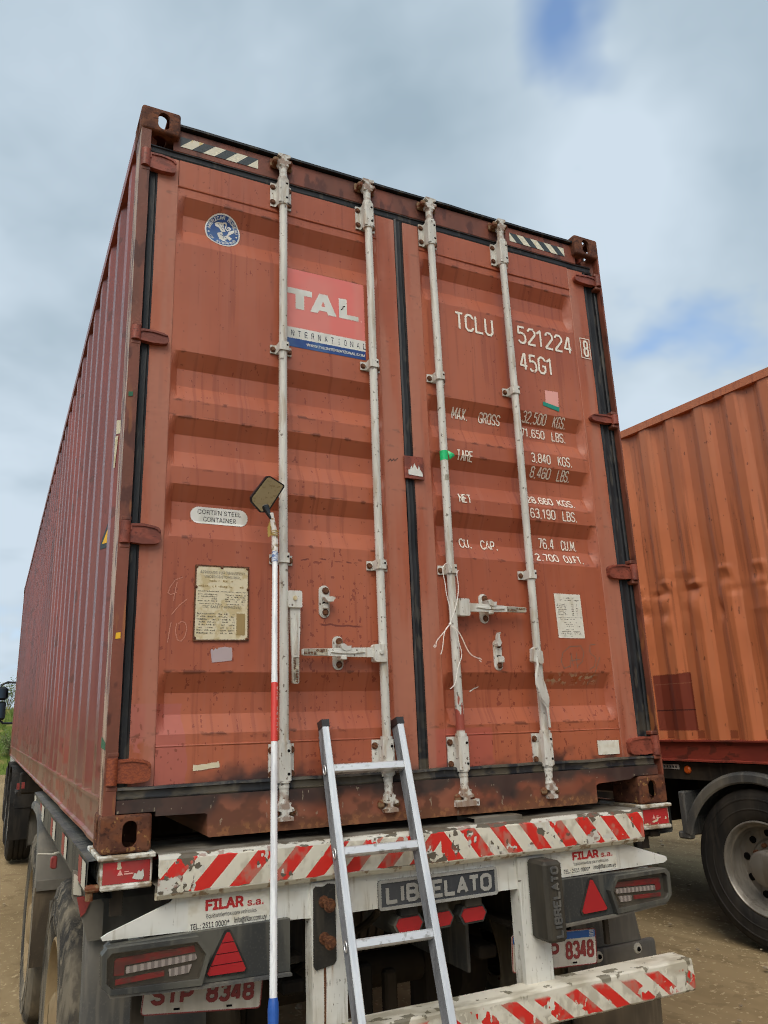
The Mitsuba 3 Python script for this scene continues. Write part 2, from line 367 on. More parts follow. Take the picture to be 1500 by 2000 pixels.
def bar_col(p, n, uv):
    z = rz_(p)
    c = mix(srgb(204, 203, 196), srgb(190, 189, 182), sm(.4, .62, fbm(p.x * 14, p.y * 20, p.z * 3, 4)))
    c = mix(c, srgb(160, 140, 112), .5 * sm(.52, .72, fbm(p.x * 60, p.y * 60, p.z * 7, 3)))
    d = .05 * sm(.7, .2, z)
    c = mix(c, srgb(84, 66, 54), .8 * sm(.715 - d, .75 - d, fbm(p.x * 90, p.y * 90, p.z * 60, 3)))
    c = mix(c, srgb(120, 82, 56), .7 * (sm(.2, .12, z) + sm(2.66, 2.76, z)) * sm(.42, .6, fbm(p.x * 45, p.y * 45, p.z * 45, 3)))
    chip = sm(1.30, 1.32, p.x) * sm(1.44, 1.43, p.x) * sm(.335, .345, z) * sm(.456, .452, z + .12 * (noise(p.x * 140, p.z * 18, 2.0) - .5) + 1.2 * dr.abs(p.x - 1.378))
    c = mix(c, srgb(152, 76, 64), chip)
    return c
mat('bar_paint', bar_col, rough=.5, spec=.4)
mat('handle_steel', lambda p, n, uv: mix(mix(srgb(150, 145, 132), srgb(178, 170, 150), sm(.45, .6, fbm(p.x * 30, p.y * 30, p.z * 30, 3))), srgb(86, 76, 64), .8 * sm(.60, .68, fbm(p.x * 90, p.y * 90, p.z * 40, 3))), rough=.5, spec=.4)
mat('cam_rust', lambda p, n, uv: mix(srgb(120, 96, 70), srgb(104, 60, 38), sm(.40, .58, fbm(p.x * 60, p.y * 60, p.z * 60, 3))), rough=.7, spec=.3)
mat('bolt_rust', lambda p, n, uv: mix(srgb(106, 70, 46), srgb(78, 48, 34), sm(.4, .6, fbm(p.x * 160, p.y * 160, p.z * 160, 2))), rough=.7, spec=.3)
def rubber_col(p, n, uv):
    z = rz_(p)
    c = mix(srgb(36, 37, 40), srgb(24, 26, 30), sm(.4, .6, fbm(p.x * 12, p.y * 12, p.z * 5, 3)))
    c = mix(c, srgb(96, 88, 72), .55 * sm(.5, .2, z) * sm(.42, .62, fbm(p.x * 16, p.y * 16, p.z * 26, 4)))
    return mix(c, srgb(84, 80, 72), .5 * sm(.60, .72, fbm(p.x * 50, p.y * 40, p.z * 9, 3)))
mat('gasket_rubber', rubber_col, rough=.5, spec=.4)
def print_wear(base, seed, amt=.70):
    return lambda p, n, uv: mix(base, RED, .85 * sm(amt, amt + .05, fbm(p.x * 60 + seed, p.z * 60, seed, 3)))
mat('white_marking', lambda p, n, uv: mix(srgb(226, 220, 206), RED, .9 * dr.maximum(sm(.80, .83, fbm(p.x * 60, p.z * 60, 5.0, 3)), sm(1.60, 1.605, p.x) * sm(1.636, 1.63, p.x) * sm(.06, .04, dr.abs(rz_(p) - 1.11)) * sm(.45, .55, fbm(p.x * 90, p.z * 90, 5.0, 2)))), rough=.55)
mat('decal_white', lambda p, n, uv: mix(srgb(212, 212, 206), srgb(196, 196, 188), sm(.4, .6, fbm(p.x * 12, p.y * 12, p.z * 5, 3))), rough=.4)
mat('decal_pink', lambda p, n, uv: mix(srgb(210, 124, 115), srgb(214, 114, 106), sm(.4, .65, fbm(p.x * 9, p.z * 3, 1.0, 3))), rough=.4)
mat('decal_blue', lambda p, n, uv: mix(srgb(34, 66, 126), srgb(58, 90, 140), sm(.45, .7, fbm(p.x * 14, p.z * 14, 1.0, 3))), rough=.4)
mat('decal_navy', srgb(40, 48, 66), rough=.5)
mat('print_black', srgb(34, 34, 36), rough=.6)
mat('print_grey', srgb(112, 106, 92), rough=.7)
mat('print_brown', srgb(150, 128, 84), rough=.7)
mat('paper_cream', lambda p, n, uv: mix(srgb(206, 196, 168), srgb(188, 172, 132), sm(.5, .75, fbm(p.x * 40, p.z * 40, 1.0, 4))), rough=.6)
mat('paper_white', lambda p, n, uv: mix(srgb(214, 212, 200), srgb(190, 182, 160), .6 * sm(.5, .8, fbm(p.x * 30, p.z * 30, 3.0, 4))), rough=.6)
mat('tape_lilac', srgb(172, 156, 158), rough=.6)
mat('tape_green_dark', srgb(34, 92, 62), rough=.4)
mat('tape_green', srgb(20, 132, 112), rough=.35)
mat('tape_bright_green', srgb(30, 186, 112), rough=.3)
mat('sticker_pink', srgb(220, 160, 150), rough=.5)
mat('print_yellow', srgb(226, 176, 36), rough=.45)
mat('stripe_white', lambda p, n, uv: mix(srgb(208, 204, 184), srgb(196, 168, 90), .8 * sm(.62, .74, fbm(p.x * 30, p.z * 12, 1.0, 3))), rough=.5)
mat('stripe_dark', srgb(52, 60, 64), rough=.5)
mat('chalk', srgb(188, 132, 112), rough=.9)
mat('dark_hole', srgb(18, 17, 16), rough=.9, spec=.1)

# ------------------------------------------------------------------ the red container: W x L x H
W, L, H = 2.438, 12.192, 2.896
box_ = thing('shipping_container', 'weathered brown-red shipping container with closed double doors seen from behind on the white-striped trailer', 'shipping container')
D0, DEP = .040, .036
TR = [(2.525, 2.458, 2.387, 2.305), (1.817, 1.754, 1.681, 1.610), (1.539, 1.477, 1.408, 1.335), (1.268, 1.206, 1.137, 1.063), (.572, .502, .428, .361)]
ZK = sorted([z for t in TR for z in t])
PANELS = [(.167, 1.090), (1.318, 2.235)]
def prof(z):
    zz, dd = [0], [0.0]
    for t in sorted(TR, key=lambda t: t[3]):
        zz += [t[3], t[2], t[1], t[0]]; dd += [0, DEP, DEP, 0]
    return np.interp(z, zz + [3.0], dd + [0.0])
def panel_y(x, z):
    x, z = np.asarray(x, float), np.asarray(z, float)
    e = np.zeros_like(x)
    for a, b in PANELS:
        e = np.maximum(e, np.clip(np.minimum((x - a - .002) / .030, (b - .002 - x) / .030), 0, 1))
    wob = (meshkit.fbm(np.stack([x * 3.0, z * 3.0, 0 * x], -1), 3, 4) - .5) * .006 * np.clip(e, 0, 1)
    return D0 + prof(z) * e + wob

def casting(x0, y0, z0, lx=.162, ly=.178, lz=.118, front=-1, side=-1):
    """hollow ISO corner fitting with its end, side and top / bottom slots"""
    r = .012
    s = [m3.Manifold.sphere(r, 12).translate([X, Y, Z]) for X in (x0 + r, x0 + lx - r) for Y in (y0 + r, y0 + ly - r) for Z in (z0 + r, z0 + lz - r)]
    b = m3.Manifold.batch_hull(s)
    t = .016
    b -= m3.Manifold.cube([lx - 2 * t, ly - 2 * t, lz - 2 * t]).translate([x0 + t, y0 + t, z0 + t])
    def slot(w, h, d):
        rr = w / 2
        return m3.Manifold.extrude(m3.CrossSection([[(px, pz) for px, pz in LineString([(0, -(h / 2 - rr)), (0, h / 2 - rr)]).buffer(rr, quad_segs=8).exterior.coords[:-1]][::-1]], m3.FillRule.NonZero), d)
    e = slot(.048, .082, .05).rotate([90, 0, 0])
    b -= e.translate([x0 + lx * (.565 if side < 0 else .46), y0 + .035, z0 + lz / 2 - .002])
    sd = slot(.05, .079, .05).rotate([90, 0, 90])
    b -= sd.translate([(x0 - .02) if side < 0 else (x0 + lx - .03), y0 + ly * .5, z0 + lz / 2])
    for zz in (z0 - .01, z0 + lz - .03):
        b -= slot(.0635, .124, .05).translate([x0 + lx / 2, y0 + ly / 2, zz])
    return b
for (x, y, z, sd) in ((0, 0, 0, -1), (W - .162, 0, 0, 1), (0, 0, H - .118, -1), (W - .162, 0, H - .118, 1), (0, L - .178, 0, -1), (W - .162, L - .178, 0, 1), (0, L - .178, H - .118, -1), (W - .162, L - .178, H - .118, 1)):
    obj('corner_casting', casting(x, y, z, side=sd), 'casting_rust', box_, smooth=35)

# corner posts: an outer angle with a recessed inner channel
for s in (0, 1):
    fx = (lambda x: x) if s == 0 else (lambda x: W - x)
    w1 = .043 if s == 0 else .013
    pr = [(fx(.003), .006), (fx(w1), .006), (fx(w1), .044), (fx(.075), .066), (fx(.075), .12), (fx(.003), .12)]
    obj('corner_post', loft(pr, np.linspace(.116, 2.785, 68), axis=2, wob=.0016, seed=3 + s), 'frame_paint', box_)
    obj('front_post', cbox(fx(.004), fx(.13), L - .13, L - .004, .118, H - .118), 'frame_paint', box_)
# door header, its gutter and the sill
hd = [(.036, 2.738), (.036, 2.842), (.046, 2.850), (.10, 2.850), (.16, 2.80), (.10, 2.70), (.05, 2.72)]
obj('door_header', loft(hd, np.linspace(.14, W - .14, 60), wob=.0014, seed=8), 'frame_paint', box_)
lip = [(.02, 2.851), (.02, 2.862), (.22, 2.874), (.22, 2.862)]
obj('header_lip', loft(lip, np.linspace(.163, W - .163, 50), wob=.004, seed=18, freq=4), 'gasket_rubber', box_, label='dark dented drip edge along the top of the header')
xs = np.linspace(.163, W - .163, 120)
sill = Polygon([(.046, .120), (.172, .120), (.172, .105), (.335, .103), (.345, .098), (.345, .03), (.352, .026), (2.030, .022), (2.036, .03), (2.036, .092), (2.05, .100), (2.23, .108), (2.26, .120), (2.400, .120), (2.400, .160), (.046, .160)])
tri = plate(sill, .004, .10)
obj('door_sill', tri, 'sill_paint', box_)
obj('sill_lip', cbox(.05, W - .05, .006, .05, .146, .158, .004), 'sill_paint', box_)
each('gooseneck_recess', [cbox(.172, .345, .10, .9, .106, .112), cbox(2.036, 2.26, .10, .9, .110, .116), cbox(.345, .36, .10, .9, .03, .11), cbox(2.02, 2.036, .10, .9, .03, .11)], 'sill_paint', box_)
obj('floor_underside', cbox(.02, W - .02, .9, L - .02, .05, .16), 'sill_paint', box_)

# corrugated side walls, rails, roof, front
FIRST, PITCH, NFIRST, NPITCH = .342, .3353, .17, .29
def wall_depth(y, first, pitch, dep=.036):
    ph = np.abs(np.mod(np.asarray(y, float) - first + pitch / 2, pitch) - pitch / 2) / pitch
    return np.interp(ph, [.127, .367], [0, dep])
def side_wall(x_out, sgn, y0, y1, z0, z1, mesh_noise=.0003, first=FIRST, pitch=PITCH):
    ks = np.arange(int((y0 - first) / pitch) - 2, int((y1 - first) / pitch) + 3)
    ys = np.sort(np.concatenate([first + ks * pitch + s * pitch for s in (-.367, -.127, .127, .367)]))
    ys = np.unique(np.round(np.r_[y0, ys[(ys > y0 + .002) & (ys < y1 - .002)], y1], 5))
    yy = np.unique(np.round(np.concatenate([np.linspace(p, q, 3) for p, q in zip(ys[:-1], ys[1:])]), 5))
    zz = np.linspace(z0, z1, 60)
    Y, Z = np.meshgrid(yy, zz, indexing='ij')
    d = wall_depth(Y, first, pitch) + (meshkit.fbm(np.stack([Y * 1.7, Z * 2.2, 0 * Y], -1), 4, 12) - .5) * mesh_noise * 3
    return np.stack([x_out + sgn * d, Y, Z], -1)
SP = side_wall(.010, 1, .10, L - .11, .15, 2.84)
cut_ = int(np.argmin(np.abs(SP[:, 0, 1] - (FIRST + 11 * PITCH))))
obj('side_wall', grid(SP[:cut_ + 1]), 'side_paint', box_, smooth=20)
obj('side_wall', grid(SP[cut_:]), 'side_paint', box_, smooth=40)
obj('side_wall', grid(side_wall(W - .010, -1, .10, L - .11, .15, 2.84)), 'side_paint', box_, smooth=40)
for s in (0, 1):
    fx = (lambda x: x) if s == 0 else (lambda x: W - x)
    br = [(fx(.004), .150), (fx(.004), .163), (fx(.05), .168), (fx(.05), .03), (fx(.002), .018), (fx(.002), .030), (fx(.014), .034), (fx(.014), .148)]
    obj('bottom_rail', loft(br, np.linspace(.122, L - .122, 160), axis=1, wob=.003, seed=21), 'side_paint', box_)
    obj('top_rail', loft([(fx(.002), 2.822), (fx(.002), 2.884), (fx(.06), 2.884), (fx(.06), 2.822)], np.linspace(.17, L - .17, 80), axis=1, wob=.002, seed=31), 'side_paint', box_)
obj('roof', cbox(.05, W - .05, .10, L - .05, 2.845, 2.868), 'side_paint', box_)
obj('front_wall', cbox(.06, W - .06, L - .06, L - .03, .15, 2.84), 'side_paint', box_)

# header stripes
def stripes(x0, x1, z0, z1, n, lean, first_white, parent):
    w = (x1 - x0) / n
    for k in range(-1, n + 1):
        q = Polygon([(x0 + k * w, z0), (x0 + (k + 1) * w, z0), (x0 + (k + 1) * w + lean, z1), (x0 + k * w + lean, z1)]).intersection(sbox(x0, z0, x1, z1))
        if q.area > 1e-5:
            obj('marking_stripe', decal(q, flat(.0345), .0006), 'stripe_white' if (k % 2 == 0) == first_white else 'stripe_dark', parent)
stripes(.168, .512, 2.762, 2.812, 7, .052, True, box_)
stripes(1.868, 2.225, 2.762, 2.812, 8, -.045, True, box_)

# ------------------------------------------------------------------ doors
LEAF = [(.080, 1.188, .167, 1.090), (1.234, 2.338, 1.318, 2.235)]
doors = []
for k, (x0, x1, a, b) in enumerate(LEAF):
    dname = box_ + '__door' + ('' if k == 0 else '_001')
    doors.append(dname)
    note(dname, ('left door leaf with the round emblem and the red and blue sign', 'right door leaf with the white stencilled numbers')[k])
    zz = np.unique(np.round(np.concatenate([np.linspace(p, q, max(2, int((q - p) / .022) + 1)) for p, q in zip([.324] + ZK, ZK + [2.566])]), 5))
    xx = np.unique(np.round(np.concatenate([[a], np.linspace(a + .002, a + .032, 5), np.linspace(a + .045, b - .045, 44), np.linspace(b - .032, b - .002, 5), [b]]), 5))
    X, Z = np.meshgrid(xx, zz, indexing='ij')
    obj('corrugated_panel', grid(np.stack([X, panel_y(X, Z), Z], -1)), 'door_paint', dname, smooth=15)
    st = lambda u0, u1: loft([(u0, D0 - .001), (u0 + .003, D0 - .004), (u1 - .003, D0 - .004), (u1, D0 - .001), (u1, D0 + .05), (u0, D0 + .05)], np.arange(.172, 2.70, .03), axis=2, wob=.0012, seed=40 + k)
    obj('stile', st(x0, a + .001), 'stile_paint', dname)
    obj('stile', st(b - .001, x1), 'stile_paint', dname)
    for (z0, z1, nm) in ((2.568, 2.698, 'top_member'), (.176, .322, 'bottom_member')):
        obj(nm, loft([(D0, z0), (D0 - .003, z0 + .003), (D0 - .003, z1 - .003), (D0, z1), (D0 + .05, z1), (D0 + .05, z0)], np.linspace(a + .002, b - .002, 40), wob=.0022, seed=51 + k), 'door_paint', dname)
    obj('weld_seam', [tube([(x, D0 - .002, 2.567) for x in np.linspace(a, b, 20)], .0035, 6), tube([(x, D0 - .002, .323) for x in np.linspace(a, b, 20)], .0035, 6)], 'door_paint', dname)
# rubber gaskets, three-ridged strips round each leaf
def gasket(p0, p1, w, seed, y=.044, wob=.002):
    p0, p1 = C(*p0), C(*p1); d = p1 - p0; Ln = np.linalg.norm(d); d /= Ln; nrm = C(-d[1], d[0])
    us = np.array([-.5, -.46, -.28, -.22, 0, .22, .28, .46, .5]) * w; hs = np.array([.012, .0, -.004, .002, .004, .002, -.004, 0, .012])
    ts = np.linspace(0, Ln, max(6, int(Ln / .025)))
    P = np.zeros((len(ts), len(us), 3))
    base = p0 + ts[:, None] * d
    P[..., 0] = base[:, None, 0] + us * nrm[0]; P[..., 2] = base[:, None, 1] + us * nrm[1]; P[..., 1] = y + hs
    nz = np.stack([meshkit.fbm(np.stack([P[..., 0] * 7, P[..., 2] * 7, 0 * P[..., 0] + seed + 5 * i], -1), 3, seed) - .5 for i in range(3)], -1)
    return grid(P + nz * wob * 2)
obj('gasket', gasket((.064, .18), (.064, 2.70), .042, 1, y=.038), 'gasket_rubber', doors[0])
obj('gasket', gasket((.045, 2.717), (1.205, 2.717), .048, 2, y=.040), 'gasket_rubber', doors[0])
obj('gasket', gasket((.045, .178), (1.205, .178), .046, 3, y=.010, wob=.005), 'gasket_rubber', doors[0])
obj('gasket', gasket((1.211, .165), (1.209, 2.70), .044, 4, y=.036, wob=.003), 'gasket_rubber', doors[1])
obj('gasket', gasket((1.205, 2.717), (2.40, 2.717), .048, 5, y=.040), 'gasket_rubber', doors[1])
obj('gasket', gasket((1.19, .178), (2.39, .178), .046, 6, y=.010, wob=.005), 'gasket_rubber', doors[1])
obj('gasket', gasket((2.374, .18), (2.374, 2.70), .064, 7), 'gasket_rubber', doors[1])
obj('gasket_lip', gasket((2.416, .18), (2.416, 2.70), .022, 8, y=.040, wob=.001), 'gasket_rubber', doors[1])  # added dark strip, stands in for the shade of the deep post recess
# door-gap latch plate with peeled white paper
obj('overlap_plate', loft([(1.178, .022), (1.182, .018), (1.268, .018), (1.272, .022), (1.272, .03), (1.178, .03)], np.linspace(1.392, 1.495, 8), axis=2, wob=.002, seed=3), 'hinge_paint', doors[1])
obj('torn_label', decal(Polygon([(1.192, 1.408), (1.262, 1.404), (1.262, 1.42), (1.25, 1.436), (1.245, 1.455), (1.238, 1.434), (1.23, 1.45), (1.222, 1.462), (1.215, 1.438), (1.208, 1.45), (1.2, 1.43), (1.193, 1.432)]), flat(.0165), .001), 'decal_white', doors[1])

# hinges
def hinge(z0, z1, s, dname, seed):
    fx = (lambda x: x) if s == 0 else (lambda x: W - x)
    xt = .152 if s == 0 else .176
    m = (z0 + z1) / 2; h = (z1 - z0)
    poly = Polygon([(fx(.040), z0 + .004), (fx(.09), z0), (fx(xt - .018), z0 + .003), (fx(xt - .004), z0 + .009), (fx(xt), z0 + .018), (fx(xt), z1 - .024), (fx(xt - .006), z1 - .014), (fx(xt - .022), z1 - .007), (fx(.09), z1 - .001), (fx(.040), z1 - .004)])
    bl = plate(poly.buffer(-.004).buffer(.004, quad_segs=4), D0 - .003, .012)
    edge = plate(poly.difference(poly.buffer(-.009)).intersection(sbox(-1, m + .01, 5, 5)), .014, .007)
    barrel = tube([(fx(.026), .010, z0 - .002), (fx(.026), .010, z1 + .002)], .0185, 16)
    lug = [cbox(fx(.008), fx(.046), .004, .05, z0 - .022, z0 - .004, .004), cbox(fx(.008), fx(.046), .004, .05, z1 + .004, z1 + .022, .004)]
    obj('hinge', [bl, edge, barrel], 'hinge_paint', dname)
    each('hinge_lug', lug, 'frame_paint', dname)
for (z0, z1) in ((2.600, 2.676), (1.815, 1.868), (1.02, 1.095), (.210, .290)):
    hinge(z0, z1, 0, doors[0], 1)
for (z0, z1) in ((2.610, 2.662), (1.815, 1.860), (1.010, 1.082), (.206, .286)):
    hinge(z0, z1, 1, doors[1], 2)
# ------------------------------------------------------------------ locking bars with their brackets, cams and handles
BARS = [.617, 1.032, 1.368, 1.786]
BY, BR = .002, .0172
def hat(x, z0, z1, wide, hump, left_only=False, seed=0, front=-.020):
    """bracket: a plate bent over the bar, flanges on the door"""
    a, b = x - hump / 2, x + hump / 2
    l, r = x - wide / 2, x + wide / 2
    t = .005
    pr = [(l, D0 - .004), (a - .004, D0 - .004), (a, D0 - .012), (a, front + .006), (a + .006, front), (b - .006, front), (b, front + .006), (b, D0 - .012), (b + .004, D0 - .004), (r, D0 - .004),
          (r, D0 - .004 - t), (b + .007, D0 - .004 - t)]
    outer = [(l, D0 - .010), (a - .002, D0 - .010), (a, D0 - .016), (a, front + .006), (a + .006, front), (b - .006, front), (b, front + .006), (b, D0 - .016), (b + .002, D0 - .010), (r, D0 - .010), (r, D0 - .003), (l, D0 - .003)]
    return loft(outer, np.linspace(z0, z1, 6), axis=2, wob=.0012, seed=seed)
for i, x in enumerate(BARS):
    key = box_ + '__locking_bar' + ('' if i == 0 else f'_{i:03d}')
    note(key, ('leftmost galvanised locking bar with its handle hanging straight down', 'locking bar left of the door gap with a handle pointing left', 'locking bar right of the door gap, red paint chipped on its foot', 'rightmost locking bar with a twisted handle hanging along it')[i])
    zs = np.linspace(.12, 2.79, 60)
    obj('rod', tube([(x + .0015 * math.sin(3 * z + i), BY + .001 * math.sin(2 * z), z) for z in zs], BR, 20, True), 'bar_paint', key, smooth=60)
    for zc in (1.891, .998):
        obj('guide', hat(x, zc - .019, zc + .019, .092, .042, seed=i), 'bar_paint', key)
        each('bolt', [bolt(x - .036, D0 - .010, zc - .002, .0085, .008), bolt(x + .036, D0 - .010, zc - .002, .0085, .008)], 'bolt_rust', key)
        obj('rivet_hole', trimesh.creation.cylinder(.0042, .002, sections=10, transform=trimesh.transformations.rotation_matrix(np.pi / 2, [1, 0, 0])).apply_translation([x + .011, -.0205, zc + .004]), 'dark_hole', key)
    for (z0, z1, up) in ((2.585, 2.705, 1), (.190, .317, -1)):
        wide = .096
        obj('bearing_bracket', hat(x, z0, z1, wide, .046, seed=i + 9), 'bar_paint', key)
        each('collar', [tube([(x, BY, z0 - .006), (x, BY, z0 + .001)], .0235, 18), tube([(x, BY, z1 - .001), (x, BY, z1 + .012)], .0235, 18)], 'bar_paint', key)
        each('bolt', [bolt(x + dx, D0 - .010, z, .009, .008, seed=k) for k, (dx, z) in enumerate(((-.038, z0 + .022), (-.038, z1 - .022), (.038, z0 + .022), (.038, z1 - .022)))], 'bolt_rust', key)
        hs = [trimesh.creation.cylinder(.0052, .002, sections=10, transform=trimesh.transformations.rotation_matrix(np.pi / 2, [1, 0, 0])).apply_translation([x + .011, -.0205, z]) for z in (z0 + .024, z1 - .024)]
        each('rivet_hole', hs, 'dark_hole', key)
    # neck, cam and keeper, top and foot
    for up in (1, -1):
        zb = 2.715 if up > 0 else .178
        e = lambda d: zb + up * d
        neck = tube([(x, BY, e(0)), (x, BY, e(.012)), (x, BY, e(.016)), (x, BY, e(.05)), (x, BY, e(.056)), (x, BY, e(.064))], [.019, .019, .015, .017, .020, .021], 16)
        w = .030
        cam = Polygon([(x - .021, e(.060)), (x + .021, e(.060)), (x + .018, e(.072)), (x + w, e(.078)), (x + w + .002, e(.088)), (x + .013, e(.092)), (x + .012, e(.100)), (x + w, e(.108)), (x + w, e(.120)), (x - w + .004, e(.120)), (x - w, e(.110)), (x - .013, e(.100)), (x - .014, e(.09)), (x - w, e(.084)), (x - w + .004, e(.074))])
        if i == 3:
            cam = shapely.affinity.scale(cam, .8, 1, origin=(x, zb))
        if i == 2 and up < 0:
            cam = unary_union([cam, sbox(x - .05, e(.122), x + .055, e(.098))])
        obj('cam', [neck, plate(cam, .016, -.018)], 'bar_paint', key)
        kp = [cbox(x - .047, x - .018, -.012, .034, e(.076), e(.106), .008), cbox(x + .018, x + .044, -.012, .034, e(.078), e(.104), .008)]
        kp += [cbox(x - .052, x + .052, .020, .036, e(.07), e(.115), .006)]
        each('keeper', kp, 'cam_rust', key)

def handle(pts, w0, w1, y0, y1, key, axis):
    """flat tapering bar with a raised rib and a knurled end; pts along its centre line in x, z"""
    a, b = C(*pts[0]), C(*pts[1]); d = b - a; Ln = np.linalg.norm(d); d /= Ln; n = C(-d[1], d[0])
    P = lambda t, s: tuple(a + d * t * Ln + n * s)
    ol = Polygon([P(0, -w0 / 2), P(.3, -w0 * .46), P(.62, -w1 * .54), P(.66, -w1 / 2), P(.985, -w1 * .46), P(1, -w1 * .34), P(1, w1 * .34), P(.985, w1 * .46), P(.66, w1 / 2), P(.62, w1 * .54), P(.3, w0 * .46), P(0, w0 / 2)])
    obj('handle', plate(ol, y0, y1), 'bar_paint', key)
    rib = Polygon([P(.14, 0), P(.3, -w0 * .14), P(.5, -w0 * .12), P(.62, 0), P(.5, w0 * .12), P(.3, w0 * .14)])
    obj('handle_rib', plate(rib, y1 + .001, y1 - .006), 'bar_paint', key)
    grip = Polygon([P(.66, -w1 * .42), P(.985, -w1 * .4), P(.985, w1 * .4), P(.66, w1 * .42)])
    obj('grip_face', decal(grip, flat(y1), .0012), 'handle_steel', key)
    rg = np.random.default_rng(5)
    marks = []
    for t in np.linspace(.68, .97, 15):
        s = -w1 * .2 if t < .82 else w1 * .14
        marks.append(LineString([P(t, s - w1 * .2), P(t + rg.uniform(-.006, .006), s + w1 * .2)]).buffer(.0011, cap_style='flat'))
        if rg.random() < .6:
            marks.append(LineString([P(t, s + rg.uniform(-.2, .2) * w1), P(t + .018, s + rg.uniform(-.2, .2) * w1)]).buffer(.001, cap_style='flat'))
    obj('embossing', plate(unary_union(marks), y1 - .001, y1 - .0025), 'bolt_rust', key)
K = [box_ + '__locking_bar' + s for s in ('', '_001', '_002', '_003')]
obj('handle_hub', plate(rrect(.628, .684, .808, .872, .006), .012, -.020), 'bar_paint', K[0])
obj('hub_pin', trimesh.creation.cylinder(.0085, .006, sections=16, transform=trimesh.transformations.rotation_matrix(np.pi / 2, [1, 0, 0])).apply_translation([.655, -.022, .843]), 'paper_cream', K[0])
handle([(.660, .810), (.661, .528)], .040, .026, .004, -.010, K[0], 2)
obj('handle_hub', plate(rrect(.982, 1.036, .608, .676, .008), .012, -.024), 'bar_paint', K[1])
obj('hub_pin', trimesh.creation.cylinder(.008, .008, sections=16, transform=trimesh.transformations.rotation_matrix(np.pi / 2, [1, 0, 0])).apply_translation([1.010, -.027, .645]), 'bar_paint', K[1])
handle([(.985, .645), (.687, .643)], .038, .027, .004, -.012, K[1], 0)
obj('handle_hub', plate(rrect(1.380, 1.433, .800, .872, .006), .012, -.026), 'bar_paint', K[2])
handle([(1.432, .838), (1.732, .836)], .036, .024, .004, -.014, K[2], 0)
# the fourth handle hangs edge-on, twisted along its bar
hp = [(1.756, -.018, .655), (1.752, -.03, .60), (1.747, -.035, .56), (1.752, -.04, .52), (1.764, -.045, .46), (1.776, -.045, .42), (1.780, -.04, .34)]
wd = [.014, .014, .020, .026, .026, .014, .012]
tw = [80, 80, 40, 15, 20, 60, 75]
P = np.zeros((len(hp), 5, 3))
for q, (c, w, a) in enumerate(zip(hp, wd, tw)):
    ca, sa = math.cos(math.radians(a)), math.sin(math.radians(a))
    for m, (u, v) in enumerate(((-1, -.3), (1, -.3), (1, .3), (-1, .3), (-1, -.3))):
        P[q, m] = C(*c) + C(ca * u * w - sa * v * .016, sa * u * w * .6 + ca * v * .016, 0)
obj('handle', grid(P), 'bar_paint', K[3], smooth=40)
each('handle_hub', [plate(Polygon([(1.742, .668), (1.758, .676), (1.768, .662), (1.768, .615), (1.758, .608), (1.754, .655), (1.75, .655), (1.748, .61), (1.738, .615)]), .0, -.028), plate(rrect(1.766, 1.790, .604, .660, .008), .0, -.028)], 'bar_paint', K[3])

def retainer(x0, x1, z0, z1, dname, latch, lab):
    xc, w = (x0 + x1) / 2, x1 - x0
    cap = LineString([(xc, z0 + w / 2), (xc, z1 - w / 2)]).buffer(w / 2, quad_segs=8)
    h = obj('handle_retainer', [plate(cap, D0 + .001, D0 - .006), plate(cap.buffer(-.006), D0 - .005, D0 - .010)], 'bar_paint', dname, label=lab)
    zm = (z0 + z1) / 2
    k = []
    if latch == 'closed':
        k = [plate(Polygon([(xc - .012, zm + .030), (xc + .004, zm + .032), (xc + .018, zm + .022), (xc + .034, zm + .024), (xc + .030, zm + .008), (xc + .012, zm + .003), (xc - .004, zm + .010)]), .026, -.020), cbox(xc - .008, xc + .016, -.018, .034, zm - .030, zm - .012, .003)]
    elif latch == 'open':
        k = [plate(Polygon([(xc - .016, zm + .012), (xc + .02, zm + .016), (xc + .032, zm + .010), (xc + .022, zm - .004), (xc, zm - .006)]), .022, -.006), cbox(xc - .010, xc + .012, .018, .034, zm - .030, zm - .010, .003)]
    else:
        k = [plate(Polygon([(xc - .018, zm + .046), (xc - .012, zm + .058), (xc - .010, zm + .080), (xc - .002, zm + .094), (xc + .004, zm + .092), (xc - .002, zm + .082), (xc - .001, zm + .064), (xc + .006, zm + .050), (xc - .004, zm + .034), (xc - .016, zm + .036)]), .028, .006), cbox(xc - .008, xc + .018, .012, .034, zm - .034, zm - .008, .003)]
    each('retainer_latch', k, 'bar_paint', dname)
    each('retainer_bolt', [bolt(xc + .004, D0 - .010, z1 - .022, .010, .008), bolt(xc + .002, D0 - .010, z0 + .020, .009, .008, seed=1)], 'bolt_rust', dname)
    obj('retainer_slot', decal(sbox(xc - .010, zm - .010, xc + .013, zm - .002), flat(D0 - .0105), .0006), 'dark_hole', dname)
retainer(.775, .819, .780, .907, doors[0], 'open', 'upper handle retainer with nothing in it')
retainer(.829, .873, .580, .710, doors[0], 'closed', 'lower handle retainer latched over the horizontal handle')
retainer(1.521, 1.565, .778, .906, doors[1], 'closed', 'upper handle retainer latched over the horizontal handle')
retainer(1.578, 1.620, .580, .710, doors[1], 'hook', 'lower handle retainer with its hook swung up')

